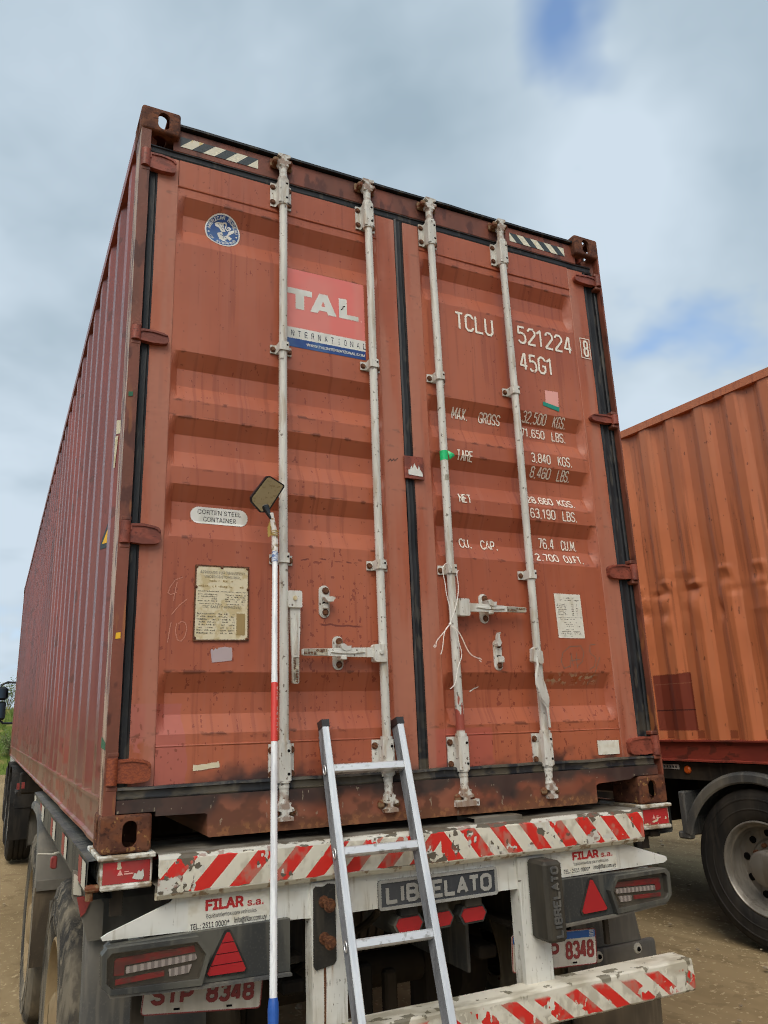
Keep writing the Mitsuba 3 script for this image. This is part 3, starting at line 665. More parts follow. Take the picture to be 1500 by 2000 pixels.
# ------------------------------------------------------------------ stickers, plates and lettering on the doors
DL, DR = doors
cx, cz = .369, .424 + 2.0
bands = ZK
SN = dict(yf=panel_y, size=.010, bands=bands)
disc = Point(cx, cz).buffer(.0765, quad_segs=24)
em = DL + '__emblem_sticker'
obj('emblem_sticker', decal(disc, off=.0016, **SN), 'decal_white', DL, label='round blue and white sticker with an eagle and ring of lettering')
blue = Point(cx, cz).buffer(.0705, quad_segs=24)
def sub(name, m, mt):            # print lies on the sticker: same level of parts
    return obj(name, m, mt, DL)
sub('emblem_field', decal(blue, off=.0024, **SN), 'decal_blue')
wing = Polygon([(-.0355, .0348), (-.0273, .0405), (-.0119, .0416), (.0036, .042), (.0051, .0234), (.0127, .0039), (-.0051, -.001), (-.0162, .0174), (-.0316, .0211)])
body = Polygon([(-.0238, -.0103), (-.0063, -.0027), (-.0003, -.0024), (.0011, -.0154), (.0083, -.0188), (.0201, -.0102), (.0281, .011), (.0507, .0214), (.0497, .0089), (.0249, -.0129), (.0418, -.0217), (.0325, -.035), (.0228, -.0282), (.0086, -.0362), (.0195, -.0452), (.0017, -.0461), (-.015, -.036)])
neck = LineString([(.0036, .042), (.0130, .0425), (.0155, .036), (.0120, .022), (.020, .0115), (.034, .021), (.030, .029), (.022, .026)]).buffer(.0028)
eagle = unary_union([wing, body, neck]).difference(unary_union([LineString([(-.02, .036), (.002, .008)]).buffer(.0011), LineString([(-.012, -.012), (.02, -.026)]).buffer(.0012), LineString([(-.006, .036), (.004, .018)]).buffer(.0009), LineString([(.008, -.005), (.003, -.030)]).buffer(.001)]))
sub('emblem_eagle', decal(shapely.affinity.translate(eagle, cx, cz), off=.0032, **SN), 'decal_white')
def ringtext(text, r, a0, a1, h, inside=False):
    out = []
    for k, c in enumerate(text):
        if c == ' ':
            continue
        a = math.radians(a0 + (a1 - a0) * k / (len(text) - 1))
        m = flattext(c, -h * .36, h * .36, -h / 2, h / 2, flat(0), 0, True)
        v = m.vertices[:, [0, 2]]
        rot = a - math.pi / 2 if not inside else a + math.pi / 2
        v = np.c_[v[:, 0] * math.cos(rot) - v[:, 1] * math.sin(rot), v[:, 0] * math.sin(rot) + v[:, 1] * math.cos(rot)] + [cx + r * math.cos(a), cz + r * math.sin(a)]
        out.append(trimesh.Trimesh(np.c_[v[:, 0], panel_y(v[:, 0], v[:, 1]) - .0034, v[:, 1]], m.faces, process=False))
    return out
sub('emblem_lettering', ringtext('AMERICAN BUREAU', .0605, 172, 8, .0145) + ringtext('OF SHIPPING', .0605, 212, 328, .0135, True) + [decal(Point(cx + s * .0605, cz - .012).buffer(.004), off=.0034, **SN) for s in (-1, 1)], 'decal_white')

# red, white and blue sign between the first two bars
sg = 'sign_sheet'
Y1 = lambda x, z: panel_y(x, z)
obj(sg, decal(sbox(.632, 2.017, 1.016, 2.300), off=.0014, **SN), 'decal_pink', DL, label='pink faded upper field of the sign')
obj('sign_band', decal(sbox(.632, 1.9655, 1.016, 2.017), off=.0014, **SN), 'decal_white', DL)
obj('sign_band', decal(sbox(.632, 1.925, 1.016, 1.9655), off=.0014, **SN), 'decal_blue', DL)
Tt = Polygon([(.640, 2.206), (.763, 2.206), (.763, 2.178), (.726, 2.178), (.726, 2.1085), (.686, 2.1085), (.686, 2.178), (.640, 2.178)])
At = Polygon([(.754, 2.1085), (.797, 2.206), (.836, 2.206), (.879, 2.1085), (.838, 2.1085), (.832, 2.123), (.796, 2.123), (.789, 2.1085)], [[(.806, 2.145), (.8155, 2.172), (.825, 2.145)]])
Lt = Polygon([(.891, 2.206), (.930, 2.206), (.930, 2.1305), (.986, 2.1305), (.986, 2.1085), (.891, 2.1085)])
for q in (Tt, At, Lt):
    obj('sign_letter', decal(q, off=.0024, **SN), 'decal_white', DL)
obj('sign_letter', decal(Point(.999, 2.112).buffer(.004), off=.0024, **SN), 'sticker_pink', DL)
obj('scuff_mark', decal(LineString([(.902, 2.150), (.909, 2.156), (.911, 2.166), (.919, 2.170)]).buffer(.0025), off=.003, **SN), 'print_black', DL)
xs_ = np.linspace(.6415, 1.0105, 13)
for c, x in zip('INTERNATIONAL', xs_):
    wd_ = .0022 if c == 'I' else .0068
    obj('sign_print', flattext(c, x - wd_, x + wd_, 1.976, 2.0035, panel_y, .0024), 'decal_navy', DL)
obj('sign_print', flattext('WWW.TALINTERNATIONAL.COM', .735, 1.011, 1.9385, 1.9515, panel_y, .0024, True), 'decal_white', DL)

# oval notice
ov = LineString([(.303, 1.161), (.461, 1.161)]).buffer(.0335, quad_segs=12).intersection(sbox(.27, 1.128, .494, 1.194))
obj('oval_sticker', decal(ov, off=.0016, **SN), 'decal_white', DL)
each('oval_print', [flattext('CORTEN STEEL', .297, .468, 1.166, 1.184, panel_y, .0026), flattext('CONTAINER', .319, .447, 1.138, 1.156, panel_y, .0026)], 'print_black', DL)

# riveted approval plate
cp = Polygon([(.290, .957), (.487, .959), (.488, .688), (.288, .685)])
obj('approval_plate', plate(cp, D0 - .001, D0 - .005), 'paper_cream', DL, label='stained cream approval plate held by brown rivets')
obj('plate_frame', plate(cp.buffer(.004).difference(cp.buffer(-.0015)), D0 - .001, D0 - .0065), 'bolt_rust', DL)
for (x, z) in ((.292, .954), (.386, .955), (.484, .955), (.291, .878), (.487, .876), (.290, .692), (.484, .692)):
    obj('rivet', trimesh.creation.icosphere(2, .0056).apply_scale([1, .55, 1]).apply_translation([x, D0 - .006, z]), 'bolt_rust', DL)
yp = flat(D0 - .005)
each('plate_print', [flattext('APPROVED FOR TRANSPORT', .305, .475, .929, .940, yp), flattext('UNDER CUSTOMS SEAL', .322, .458, .914, .924, yp), flattext('CSC SAFETY APPROVAL', .316, .462, .802, .812, yp)], 'print_grey', DL)
rg = np.random.default_rng(3)
def scribble(x0, x1, z, h, fill=.7):
    out, x = [], x0
    while x < x1:
        w = rg.uniform(.003, .007)
        if rg.random() < fill:
            out.append(sbox(x, z + rg.uniform(0, h * .4), min(x + w, x1), z + rg.uniform(h * .5, h)))
        x += w + .0015
    return out
rows = []
for z, a, b in ((.898, .34, .43), (.878, .30, .47)):
    rows += scribble(a, b, z, .010)
obj('plate_print', decal(unary_union(rows), yp, .0012), 'print_brown', DL)
rows = []
for z in (.862, .816):
    rows += scribble(.298, .48, z, .004, .9)
for z in (.850, .842, .834, .826):
    rows += scribble(.298, .37, z, .005) + scribble(.40, .478, z, .005)
for z in (.778, .768, .758, .748, .738, .728, .718, .708):
    rows += scribble(.296, .365, z, .006, .75) + scribble(.376, .436, z, .006, .6)
obj('plate_print', decal(unary_union(rows), yp, .0012), 'print_grey', DL)
obj('plate_print', decal(sbox(.444, .705, .477, .785), yp, .0010), 'print_brown', DL)

ragged = lambda pts: Polygon(pts)
obj('tape_scrap', decal(ragged([(.351, .650), (.357, .655), (.362, .649), (.368, .658), (.374, .653), (.38, .659), (.402, .663), (.43, .660), (.432, .632), (.430, .614), (.39, .609), (.357, .606), (.354, .625)]), off=.0016, **SN), 'tape_lilac', DL, label='lilac scrap of torn tape')
obj('tape_scrap', decal(ragged([(.298, .259), (.315, .257), (.332, .260), (.345, .259), (.362, .263), (.380, .263), (.386, .268), (.391, .256), (.391, .246), (.360, .244), (.33, .240), (.298, .238)]), flat(D0 - .0042), .0016), 'paper_cream', DL, label='cream strip of torn tape low on the door')
# chalk figures
ck = [[(.242, .912), (.215, .900), (.196, .870), (.191, .852), (.200, .846), (.222, .855)], [(.222, .892), (.214, .846), (.212, .825)], [(.207, .775), (.232, .808), (.260, .832)], [(.206, .747), (.200, .71), (.196, .675)],
      [(.226, .744), (.222, .715), (.230, .685), (.243, .680), (.256, .695), (.263, .725), (.258, .745), (.244, .752), (.232, .742)]]
obj('chalk_figure', decal(unary_union([LineString(c).buffer(.0012) for c in ck]), off=.0012, **SN), 'chalk', DL)
obj('paint_scratch', decal(unary_union([LineString([(1.105, 1.462), (1.118, 1.476), (1.122, 1.466), (1.134, 1.478), (1.138, 1.47), (1.152, 1.482)]).buffer(.0014)]), flat(D0 - .004), .001), 'print_black', DL)

# white stencilled marks, right door
MK = [("TCLU", 1.497, 1.718, 2.181, 2.276, .0112), ("521224", 1.863, 2.208, 2.179, 2.277, .0112), ("45G1", 1.862, 2.071, 2.033, 2.129, .0112), ("MAX.", 1.444, 1.531, 1.712, 1.765, .0056), ("GROSS", 1.590, 1.710, 1.712, 1.762, .0056),
      ("32,500", 1.843, 1.985, 1.755, 1.806, .0056), ("KGS.", 2.026, 2.107, 1.753, 1.804, .0056), ("71,650", 1.828, 1.970, 1.679, 1.724, .0056), ("LBS.", 2.012, 2.098, 1.677, 1.726, .0056),
      ("TARE", 1.460, 1.549, 1.516, 1.566, .0056), ("3,840", 1.877, 1.993, 1.555, 1.603, .0056), ("KGS.", 2.037, 2.125, 1.554, 1.604, .0056), ("8,460", 1.861, 1.980, 1.479, 1.527, .0056), ("LBS.", 2.020, 2.099, 1.476, 1.526, .0056),
      ("NET", 1.455, 1.522, 1.314, 1.358, .0056), ("28,660", 1.830, 1.982, 1.347, 1.385, .0056), ("KGS.", 2.012, 2.115, 1.346, 1.385, .0056), ("63,190", 1.845, 1.990, 1.278, 1.326, .0056), ("LBS.", 2.032, 2.121, 1.277, 1.326, .0056),
      ("CU.", 1.442, 1.504, 1.105, 1.149, .0056), ("CAP.", 1.554, 1.644, 1.105, 1.149, .0056), ("76.4", 1.871, 1.963, 1.132, 1.182, .0056), ("CU.M.", 2.004, 2.096, 1.132, 1.180, .0056), ("2,700", 1.851, 1.982, 1.073, 1.111, .0056), ("CU.FT.", 2.014, 2.128, 1.072, 1.111, .0056)]
for t, x0, x1, z0, z1, sw in MK:
    q_ = 1 + float(prof((z0 + z1) / 2)) / 2.75      # measured on the outer plane: move to the depth of the pressing
    x0, x1 = [CAM[0] + (v - CAM[0]) * q_ for v in (x0, x1)]; z0, z1 = [.384 + (v - .384) * q_ for v in (z0, z1)]
    obj('marking', decal(strokes(t, x0, x1, z0, z1, sw), off=.0030, **SN), 'white_marking', DR)
ys = flat(D0 - .0060)
obj('marking', decal(strokes('8', 2.280, 2.316, 2.182, 2.277, .0112), ys, .0012), 'white_marking', DR)
bx = sbox(2.262, 2.172, 2.327, 2.288)
obj('marking_frame', decal(bx.difference(bx.buffer(-.004)), ys, .0012), 'white_marking', DR)
# papers and tapes on the right door
doc = Polygon([(1.935, .927), (2.087, .926), (2.090, .725), (1.940, .724)])
obj('notice_sheet', decal(doc, off=.0016, **SN), 'paper_white', DR)
rows = scribble(1.972, 2.05, .905, .006) + scribble(1.95, 2.075, .894, .006)
for z in (.876, .868, .860, .852, .844, .836, .828):
    rows += scribble(1.945, 2.0, z, .004, .8) + scribble(2.028, 2.042, z, .005, 1) + scribble(2.056, 2.064, z, .005, 1)
rows += [sbox(1.942, .8175, 2.085, .8185)] + scribble(1.95, 2.04, .808, .004) + scribble(1.97, 2.05, .793, .005) + scribble(1.985, 2.04, .784, .005) + scribble(1.99, 2.08, .775, .005) + scribble(1.98, 2.03, .762, .004) + scribble(1.96, 2.075, .751, .006) + scribble(1.955, 2.07, .741, .006) + scribble(1.97, 2.02, .732, .003)
obj('notice_print', decal(unary_union(rows), off=.0026, **SN), 'print_grey', DR)
obj('blank_sticker', decal(Polygon([(2.093, .276), (2.217, .274), (2.215, .215), (2.093, .215)]), ys, .0012), 'paper_white', DR)
obj('faded_sticker', decal(Polygon([(2.003, 1.947), (2.085, 1.950), (2.079, 1.868), (2.0, 1.876)]), off=.0016, **SN), 'sticker_pink', DR)
obj('tape_strip', decal(Polygon([(1.984, 1.884), (2.083, 1.866), (2.078, 1.843), (1.981, 1.863)]), off=.0026, **SN), 'tape_green', DR)
gr = [[(2.06, .69), (2.0, .688), (1.955, .66), (1.94, .62), (1.955, .59), (1.99, .60), (2.0, .64)], [(2.0, .655), (2.008, .60)], [(2.03, .66), (2.028, .59)], [(2.0, .625), (2.05, .63)], [(2.06, .69), (2.075, .66), (2.06, .62), (2.03, .60)], [(2.15, .70), (2.115, .695), (2.11, .66), (2.14, .64), (2.13, .60), (2.10, .585)], [(2.165, .64), (2.10, .52)]]
obj('scrawl', decal(unary_union([LineString(c).buffer(.0011) for c in gr]), off=.0012, **SN), 'print_grey', DR)
obj('peeled_paint', decal(Polygon([(1.465, .497), (1.475, .501), (1.487, .509), (1.502, .513), (1.512, .517), (1.505, .509), (1.492, .505), (1.482, .500), (1.47, .493)]), off=.0016, **SN), 'decal_white', DR)
# flag of bright green tape on the third bar
each('tape_flag', [tube([(1.368, BY, 1.487), (1.368, BY, 1.531)], BR + .0012, 20, False), trimesh.Trimesh([[1.379, -.014, 1.531], [1.410, -.022, 1.508], [1.386, -.016, 1.489], [1.396, -.034, 1.512]], [[0, 1, 3], [1, 2, 3], [0, 3, 2]], process=False)], 'tape_bright_green', K[2])
obj('tape_patch', decal(Polygon([(1.355, 1.39), (1.378, 1.395), (1.381, 1.42), (1.358, 1.418)]), lambda x, z: BY - np.sqrt(np.maximum(BR ** 2 - (x - 1.368) ** 2, 0)), .0008), 'handle_steel', K[2])
# left side: warning triangle, torn tape and green tape on the corner post
def sdec(poly, nm, mt, off=.0016, label=None):
    v, f = trimesh.creation.triangulate_polygon(poly, engine='earcut'); v, f = subdiv(v, f, .012)
    yy, zz = v[:, 0], v[:, 1]
    d = wall_depth(yy, FIRST, PITCH)
    return obj(nm, trimesh.Trimesh(np.c_[.010 + d - off - .004, yy, zz], f, process=False), mt, box_, label=label)
clipy = sbox(.550, 0, .626, 3)          # only the face turned this way is seen: the rest of the sticker lies in the fold
sdec(Polygon([(.32, 1.125), (.640, 1.125), (.480, 1.41)]).intersection(clipy), 'warning_triangle', 'stripe_dark', -.002)
sdec(Polygon([(.35, 1.146), (.612, 1.146), (.480, 1.375)]).intersection(clipy), 'warning_field', 'print_yellow', -.001)
obj('orange_tape', decal(Polygon([(.013, .680), (.030, .683), (.029, .704), (.014, .701)]), flat(.005), .001), 'print_yellow', box_)
obj('green_tape', decal(Polygon([(.010, 1.575), (.026, 1.578), (.027, 1.596), (.010, 1.594)]), flat(.005), .001), 'tape_green_dark', box_)
def postside(pts, mt, nm):
    v, f = trimesh.creation.triangulate_polygon(Polygon(pts), engine='earcut')
    return obj(nm, trimesh.Trimesh(np.c_[np.full(len(v), .0010), v[:, 0], v[:, 1]], f, process=False), mt, box_)
postside([(.012, .318), (.118, .326), (.116, .362), (.064, .352), (.012, .342)], 'tape_green_dark', 'green_tape')
sdec(Polygon([(.225, 1.520), (.296, 1.530), (.296, 1.590), (.225, 1.570)]), 'torn_tape', 'paper_cream', -.002)
sdec(Polygon([(.292, 1.385), (.302, 1.39), (.305, 1.51), (.300, 1.52), (.280, 1.52)]), 'torn_tape', 'paper_cream', -.002)

# ------------------------------------------------------------------ trailer materials
WHITE = srgb(212, 212, 205)
def dirty_white(p, n, uv):
    z = rz_(p)
    c = mix(WHITE, srgb(194, 191, 180), sm(.4, .65, fbm(p.x * 7, p.y * 7, p.z * 7, 4)))
    c = mix(c, srgb(150, 140, 118), .5 * sm(.55, .78, fbm(p.x * 90, p.y * 60, p.z * 6.0, 4)))
    c = mix(c, srgb(160, 124, 84), .5 * sm(.64, .80, fbm(p.x * 44 + 3, p.y * 40, p.z * 3.4, 4)))
    c = mix(c, srgb(84, 72, 58), .8 * sm(.755, .785, fbm(p.x * 60, p.y * 60, p.z * 44, 4)))
    return mix(c, srgb(120, 112, 96), .6 * sm(.70, .80, fbm(p.x * 190, p.y * 90, p.z * 24 + 4, 3)))
mat('trailer_white', dirty_white, rough=.5, spec=.4)
mat('trailer_dirty', lambda p, n, uv: mix(dirty_white(p, n, uv), srgb(120, 98, 66), .8 * sm(.38, .62, fbm(p.x * 30, p.y * 30, p.z * 40, 4))), rough=.6)
RT = srgb(200, 46, 38)
def chevron(s, duty, p, z, ztop, zbot, left_scrape, right_end):
    fr = s - dr.floor(s)
    red = dr.select(fr < duty, 1.0, 0.0)
    tape = mix(srgb(208, 204, 188), RT, red)
    tape = mix(tape, srgb(150, 142, 124), .5 * sm(.48, .72, fbm(p.x * 26, p.z * 18, 3.0, 4)))
    zz = z + .010 * (fbm(p.x * 30, p.z * 30, 1.0, 3) - .5)
    inside = sm(0, .0015, ztop - zz) * sm(0, .0015, zz - zbot)
    f = .62 * fbm(p.x * 15, p.z * 20, 7.0, 3) + .38 * fbm(p.x * 70, p.z * 46, 3.0, 3)
    lost = sm(.625 - left_scrape, .635 - left_scrape, f)
    return tape, inside * (1 - lost), f
def beam_col(p, n, uv):
    z = rz_(p)
    s = dr.select(p.x < 1.205, (p.x - .97 * (z + .02) - .364) / .1335, (p.x + .80 * (z + .02) - 1.290) / .1372)
    ls = .18 * sm(.36, .20, p.x) + .07 * sm(.35, .0, dr.abs(p.x - .98)) + .05 * sm(.25, .0, dr.abs(p.x - 1.42))
    tape, k, f = chevron(s, .50, p, z, -.018, -.119, ls, 2.2)
    base = mix(srgb(196, 194, 184), srgb(96, 89, 77), sm(.52, .545, fbm(p.x * 15 + 4, p.y * 20, p.z * 22, 4)))
    base = mix(base, srgb(128, 74, 62), .6 * sm(.60, .64, fbm(p.x * 24, p.y * 20, p.z * 30, 4)))
    top = mix(srgb(112, 108, 100), srgb(92, 86, 76), sm(.4, .6, fbm(p.x * 9, p.y * 14, 1.0, 4)))
    base = mix(base, top, sm(-.062, -.052, p.y))
    low = sm(-.118, -.122, z)
    base = mix(base, mix(srgb(190, 184, 164), srgb(120, 92, 62), .8 * sm(.55, .7, fbm(p.x * 40, p.z * 60, 2.0, 3))), low)
    return mix(base, tape, k)
mat('beam_stripes', beam_col, rough=.45, spec=.4)
def bar_chev(p, n, uv):
    z = rz_(p)
    s = dr.select(p.x < 1.20, (p.x - 1.25 * (z + .60) - 1.03) / .137, (p.x + 1.25 * (z + .60) - 1.25) / .137)
    ls = .13 * sm(2.10, 2.24, p.x) + .06 * sm(.14, .0, dr.abs(p.x - 1.52)) + .02
    tape, k, f = chevron(s, .50, p, z, -.600, -.694, ls, 2.3)
    k = k * sm(-.1185, -.1195, p.y)
    base = mix(srgb(208, 204, 190), srgb(176, 170, 152), sm(.4, .65, fbm(p.x * 8, p.y * 20, p.z * 14, 4)))
    base = mix(base, srgb(92, 86, 66), .8 * sm(.60, .66, fbm(p.x * 24, p.y * 30, p.z * 9 + 1, 4)))
    return mix(base, tape, k)
mat('bar_stripes', bar_chev, rough=.45, spec=.4)
def dusty(base, dust, seed, k=.6):
    def f(p, n, uv):
        c = mix(base, dust, k * sm(.35, .75, fbm(p.x * 6 + seed, p.y * 6, p.z * 2.2, 4)))
        c = mix(c, dust, .6 * k * sm(.5, .75, fbm(p.x * 50, p.y * 50, p.z * 4 + seed, 3)))
        return mix(c, mix(base, dust, .5), .35 * sm(.6, .75, fbm(p.x * 200, p.y * 200, p.z * 160, 2)))
    return f
mat('lamp_plastic', dusty(srgb(52, 54, 54), srgb(104, 102, 92), 2, .6), rough=.45, spec=.4)
mat('guard_plastic', dusty(srgb(74, 75, 75), srgb(128, 122, 110), 4, .7), rough=.55, spec=.35)
mat('flap_rubber', dusty(srgb(76, 68, 58), srgb(122, 108, 88), 5, .8), rough=.8, spec=.2)
mat('tyre_rubber', dusty(srgb(52, 50, 47), srgb(136, 126, 108), 6, .9), rough=.8, spec=.25, bump=lambda p, n, uv: fbm(p.x * 70, p.y * 70, p.z * 70, 2), scale=.0015)
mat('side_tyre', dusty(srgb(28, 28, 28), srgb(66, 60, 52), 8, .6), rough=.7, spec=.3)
mat('black_rubber', dusty(srgb(34, 34, 33), srgb(84, 78, 66), 7, .6), rough=.6, spec=.35)
mat('chassis_dark', dusty(srgb(34, 32, 30), srgb(70, 60, 48), 9, .7), rough=.75, spec=.25)
mat('rim_beige', dusty(srgb(150, 130, 98), srgb(120, 100, 72), 3, .6), rough=.6, spec=.3)
mat('rim_steel', dusty(srgb(150, 146, 138), srgb(104, 96, 84), 3, .7), rough=.42, metal=.5, spec=.5)
mat('lens_red', srgb(160, 34, 40), rough=.28, spec=.6)
mat('lens_dim_red', lambda p, n, uv: mix(srgb(146, 44, 50), srgb(112, 58, 60), sm(.4, .7, fbm(p.x * 30, p.z * 60, 1.0, 3))), rough=.4, spec=.4)
mat('led_strip', lambda p, n, uv: mix(srgb(150, 146, 142), srgb(196, 192, 186), sm(.30, .18, dr.abs(p.x / .021 - dr.floor(p.x / .021) - .5))), rough=.35)
scene['clear_cover'] = {'type': 'thindielectric', 'int_ior': 1.5, 'specular_transmittance': rgb(.78, .75, .75)}      # smoked plastic
mat('sticker_red', lambda p, n, uv: mix(mix(srgb(172, 44, 46), srgb(158, 58, 56), sm(.4, .65, fbm(p.x * 18, p.z * 18, 2.0, 4))), srgb(196, 186, 160), sm(.735, .745, fbm(p.x * 16 + 4, p.z * 24, 6.0, 4))), rough=.45)
mat('print_red', srgb(178, 42, 44), rough=.5)
mat('plate_white', dusty(srgb(190, 184, 172), srgb(140, 128, 110), 1, .6), rough=.5)
mat('plate_blue', srgb(44, 92, 160), rough=.45)
mat('plate_red', srgb(122, 44, 42), rough=.5)
mat('badge_dark', dusty(srgb(50, 54, 60), srgb(90, 90, 88), 2, .4), rough=.5)
mat('badge_grey', dusty(srgb(152, 152, 148), srgb(120, 116, 106), 2, .5), rough=.4)
mat('tape_reflect_white', srgb(190, 186, 172), rough=.4)
mat('tape_reflect_red', srgb(142, 62, 58), rough=.4)
mat('amber_lens', srgb(206, 92, 30), rough=.35)

# ------------------------------------------------------------------ the trailer under it
tr = thing('container_trailer', 'white container trailer with red and white striped rear beam under the brown-red container', 'trailer')
bp = [(.30, -.008), (-.052, -.004), (-.066, -.010), (-.072, -.020), (-.074, -.070), (-.071, -.122), (-.062, -.136), (-.030, -.140), (-.030, -.10), (.28, -.10)]
obj('rear_beam', loft(bp, np.linspace(.172, 2.203, 130), wob=.0035, seed=61, freq=5), 'beam_stripes', tr, label='scraped white rear beam with red and white warning stripes', smooth=25)
obj('deck_pad', loft([(-.045, -.006), (-.045, .012), (.08, .014), (.08, -.006)], np.linspace(1.375, 1.60, 5)), 'beam_stripes', tr)
# bolster boxes beneath the corner castings with red reflective stickers
for s, (x0, x1) in enumerate(((.0, .172), (2.262, 2.434))):
    nm = 'bolster_box'
    b = obj(nm, cbox(x0 + .008, x1 - .004, .0, .26, -.092, -.016, .003), 'trailer_dirty', tr)
    obj('bolster_flange', cbox(x0 + .008, x1 - .004, -.010, .02, -.104, -.088, .004), 'trailer_dirty', tr)
    obj('bolster_plate', cbox(x0 - .004, x1 + .004, -.016, .28, -.016, -.002, .003), 'trailer_dirty', tr)
    st = decal(sbox(x0 + .014, -.086, x1 - .012, -.022), flat(-.0005), .001)
    obj('reflector_sticker', st, 'sticker_red', b)
    q = x0 + (.058 if s == 0 else .065)
    lg = [Polygon([(q, -.062), (q + .018, -.062), (q + .009, -.045)]), sbox(q + .022, -.054, q + .036, -.051), sbox(q + .022, -.061, q + .05, -.057)]
    each('sticker_logo', [decal(q_, flat(-.0005), .002) for q_ in lg], 'sticker_pink', b)
    each('bracket', [cbox(x0 + .05, x0 + .09, .06, .07, -.19, -.10), cbox(x0 + .045, x0 + .10, .055, .075, -.106, -.098)], 'chassis_dark', tr)
obj('peeled_patch', decal(Polygon([(.105, -.074), (.112, -.058), (.118, -.062), (.124, -.052), (.132, -.056), (.138, -.049), (.142, -.070), (.136, -.080), (.118, -.078)]), flat(-.0005), .003), 'decal_white', tr)
each('twist_lock', [tube([(-.02, .02, -.13), (-.02, .02, -.085)], .012, 10), cbox(-.035, .01, .0, .03, -.105, -.085, .006)], 'cam_rust', tr)
each('twist_lock', [tube([(2.30, .05, -.125), (2.46, .05, -.125)], .009, 8), cbox(2.34, 2.40, .03, .07, -.142, -.118, .006), cbox(2.255, 2.285, .03, .06, -.235, -.10, .004), cbox(2.245, 2.32, .03, .06, -.205, -.195, .004)], 'chassis_dark', tr)
# cross plate with pointed wings
wing = Polygon([(.021, -.237), (.617, -.250), (.70, -.256), (1.560, -.256), (1.66, -.240), (2.335, -.236), (2.356, -.226), (2.350, -.212), (2.122, -.143), (2.122, -.12), (.25, -.12), (.225, -.152), (.10, -.196), (.035, -.218), (.016, -.228)])
obj('cross_plate', plate(wing, -.030, -.020), 'trailer_white', tr, label='white cross plate with pointed wing ends')
each('cross_member', [loft([(-.020, -.256), (-.020, -.246), (.10, -.246), (.10, -.256)], [.10, 2.25]), cbox(.25, 2.15, -.018, .22, -.136, -.12)], 'trailer_white', tr)
each('weld_seam', [tube([(x, -.031, -.141 + .001 * math.sin(60 * x)) for x in np.linspace(.25, 2.12, 60)], .004, 6), tube([(.70, -.031, z) for z in np.linspace(-.254, -.15, 8)], .004, 6), tube([(.832, -.031, z) for z in np.linspace(-.254, -.15, 8)], .0035, 6)], 'trailer_white', tr)
obj('dent_bracket', cbox(1.43, 1.70, -.036, -.028, -.147, -.138, .002), 'trailer_white', tr)
for x0, x1 in ((.700, .828), (1.562, 1.692)):
    pr = [(x0, -.042), (x1, -.042), (x1, .02), (x0, .02)]
    obj('guard_post', loft(pr, np.linspace(-.70, -.145, 24), axis=2, wob=.0015, seed=71), 'trailer_white', tr)
obj('rust_streak', decal(Polygon([(.742, -.36), (.748, -.36), (.750, -.45), (.747, -.56), (.742, -.68), (.738, -.68), (.741, -.52)]), flat(-.0435), .001), 'bolt_rust', tr)
# rubber buffers: left one worn away to its backing, right one whole
obj('buffer_backing', plate(Polygon([(.706, -.164), (.715, -.156), (.74, -.160), (.76, -.151), (.785, -.155), (.787, -.39), (.778, -.402), (.712, -.412), (.704, -.40)]), -.042, -.049), 'black_rubber', tr, label='worn black backing of the missing left buffer')
for z in (-.205, -.318):
    obj('buffer_bolt', [tube([(.742, -.046, z), (.744, -.10, z - .004)], .009, 10), bolt(.744, -.098, z - .004, .015, .012), trimesh.creation.cylinder(.019, .004, sections=20, transform=trimesh.transformations.rotation_matrix(np.pi / 2, [1, 0, 0])).apply_translation([.742, -.051, z])], 'bolt_rust', tr)
    obj('rust_ring', decal(Point(.742, z).buffer(.015), flat(-.0495), .0008), 'bolt_rust', tr)
bf = cbox(1.602, 1.690, -.155, -.040, -.430, -.150, .012)
buf = obj('rubber_buffer', bf, 'black_rubber', tr, label='chunky black rubber buffer with raised lettering')
lt = shapely.affinity.rotate(strokes('LIBRELATO', 0, .245, 0, .036, .0075, gap=.45), 90, origin=(0, 0))
obj('raised_lettering', plate(shapely.affinity.translate(lt, 1.664, -.412), -.152, -.160), 'guard_plastic', buf)
# name badge
bad = rrect(.957, 1.464, -.263, -.165, .012)
bg = obj('name_badge', plate(bad, -.031, -.037), 'badge_dark', tr, label='dark badge with grey raised letters in a grey frame')
obj('badge_frame', plate(bad.difference(bad.buffer(-.010)), -.031, -.042), 'badge_grey', bg)
obj('badge_letter', [decal(strokes('LIBRELATO', .985, 1.438, -.245, -.184, .0135, gap=.38), flat(-.037), .004, .05)], 'badge_grey', bg)
# dealer stickers
for (x0, x1, z0, z1) in ((.280, .552, -.246, -.152), (1.782, 2.072, -.232, -.146)):
    w, h = x1 - x0, z1 - z0
    sk = obj('dealer_sticker', decal(sbox(x0, z0, x1, z1), flat(-.030), .0012, .2), 'paper_white', tr)
    e = lambda a, b, c, d: (x0 + a * w, x0 + b * w, z0 + c * h, z0 + d * h)
    yy = flat(-.0315)
    each('sticker_print', [flattext('FILAR', *e(.21, .67, .60, .93), yy, .001, True, .0013), flattext('s.a.', *e(.72, .93, .58, .76), yy, .001, True)], 'print_red', sk)
    each('sticker_print', [flattext('Equipamientos para vehículos', *e(.22, .84, .33, .50), yy), flattext('TEL.: 2511 0000*', *e(.03, .50, .06, .24), yy, .001, True), flattext('info@filar.com.uy', *e(.56, .97, .05, .27), yy, .001, True)], 'print_black', sk)
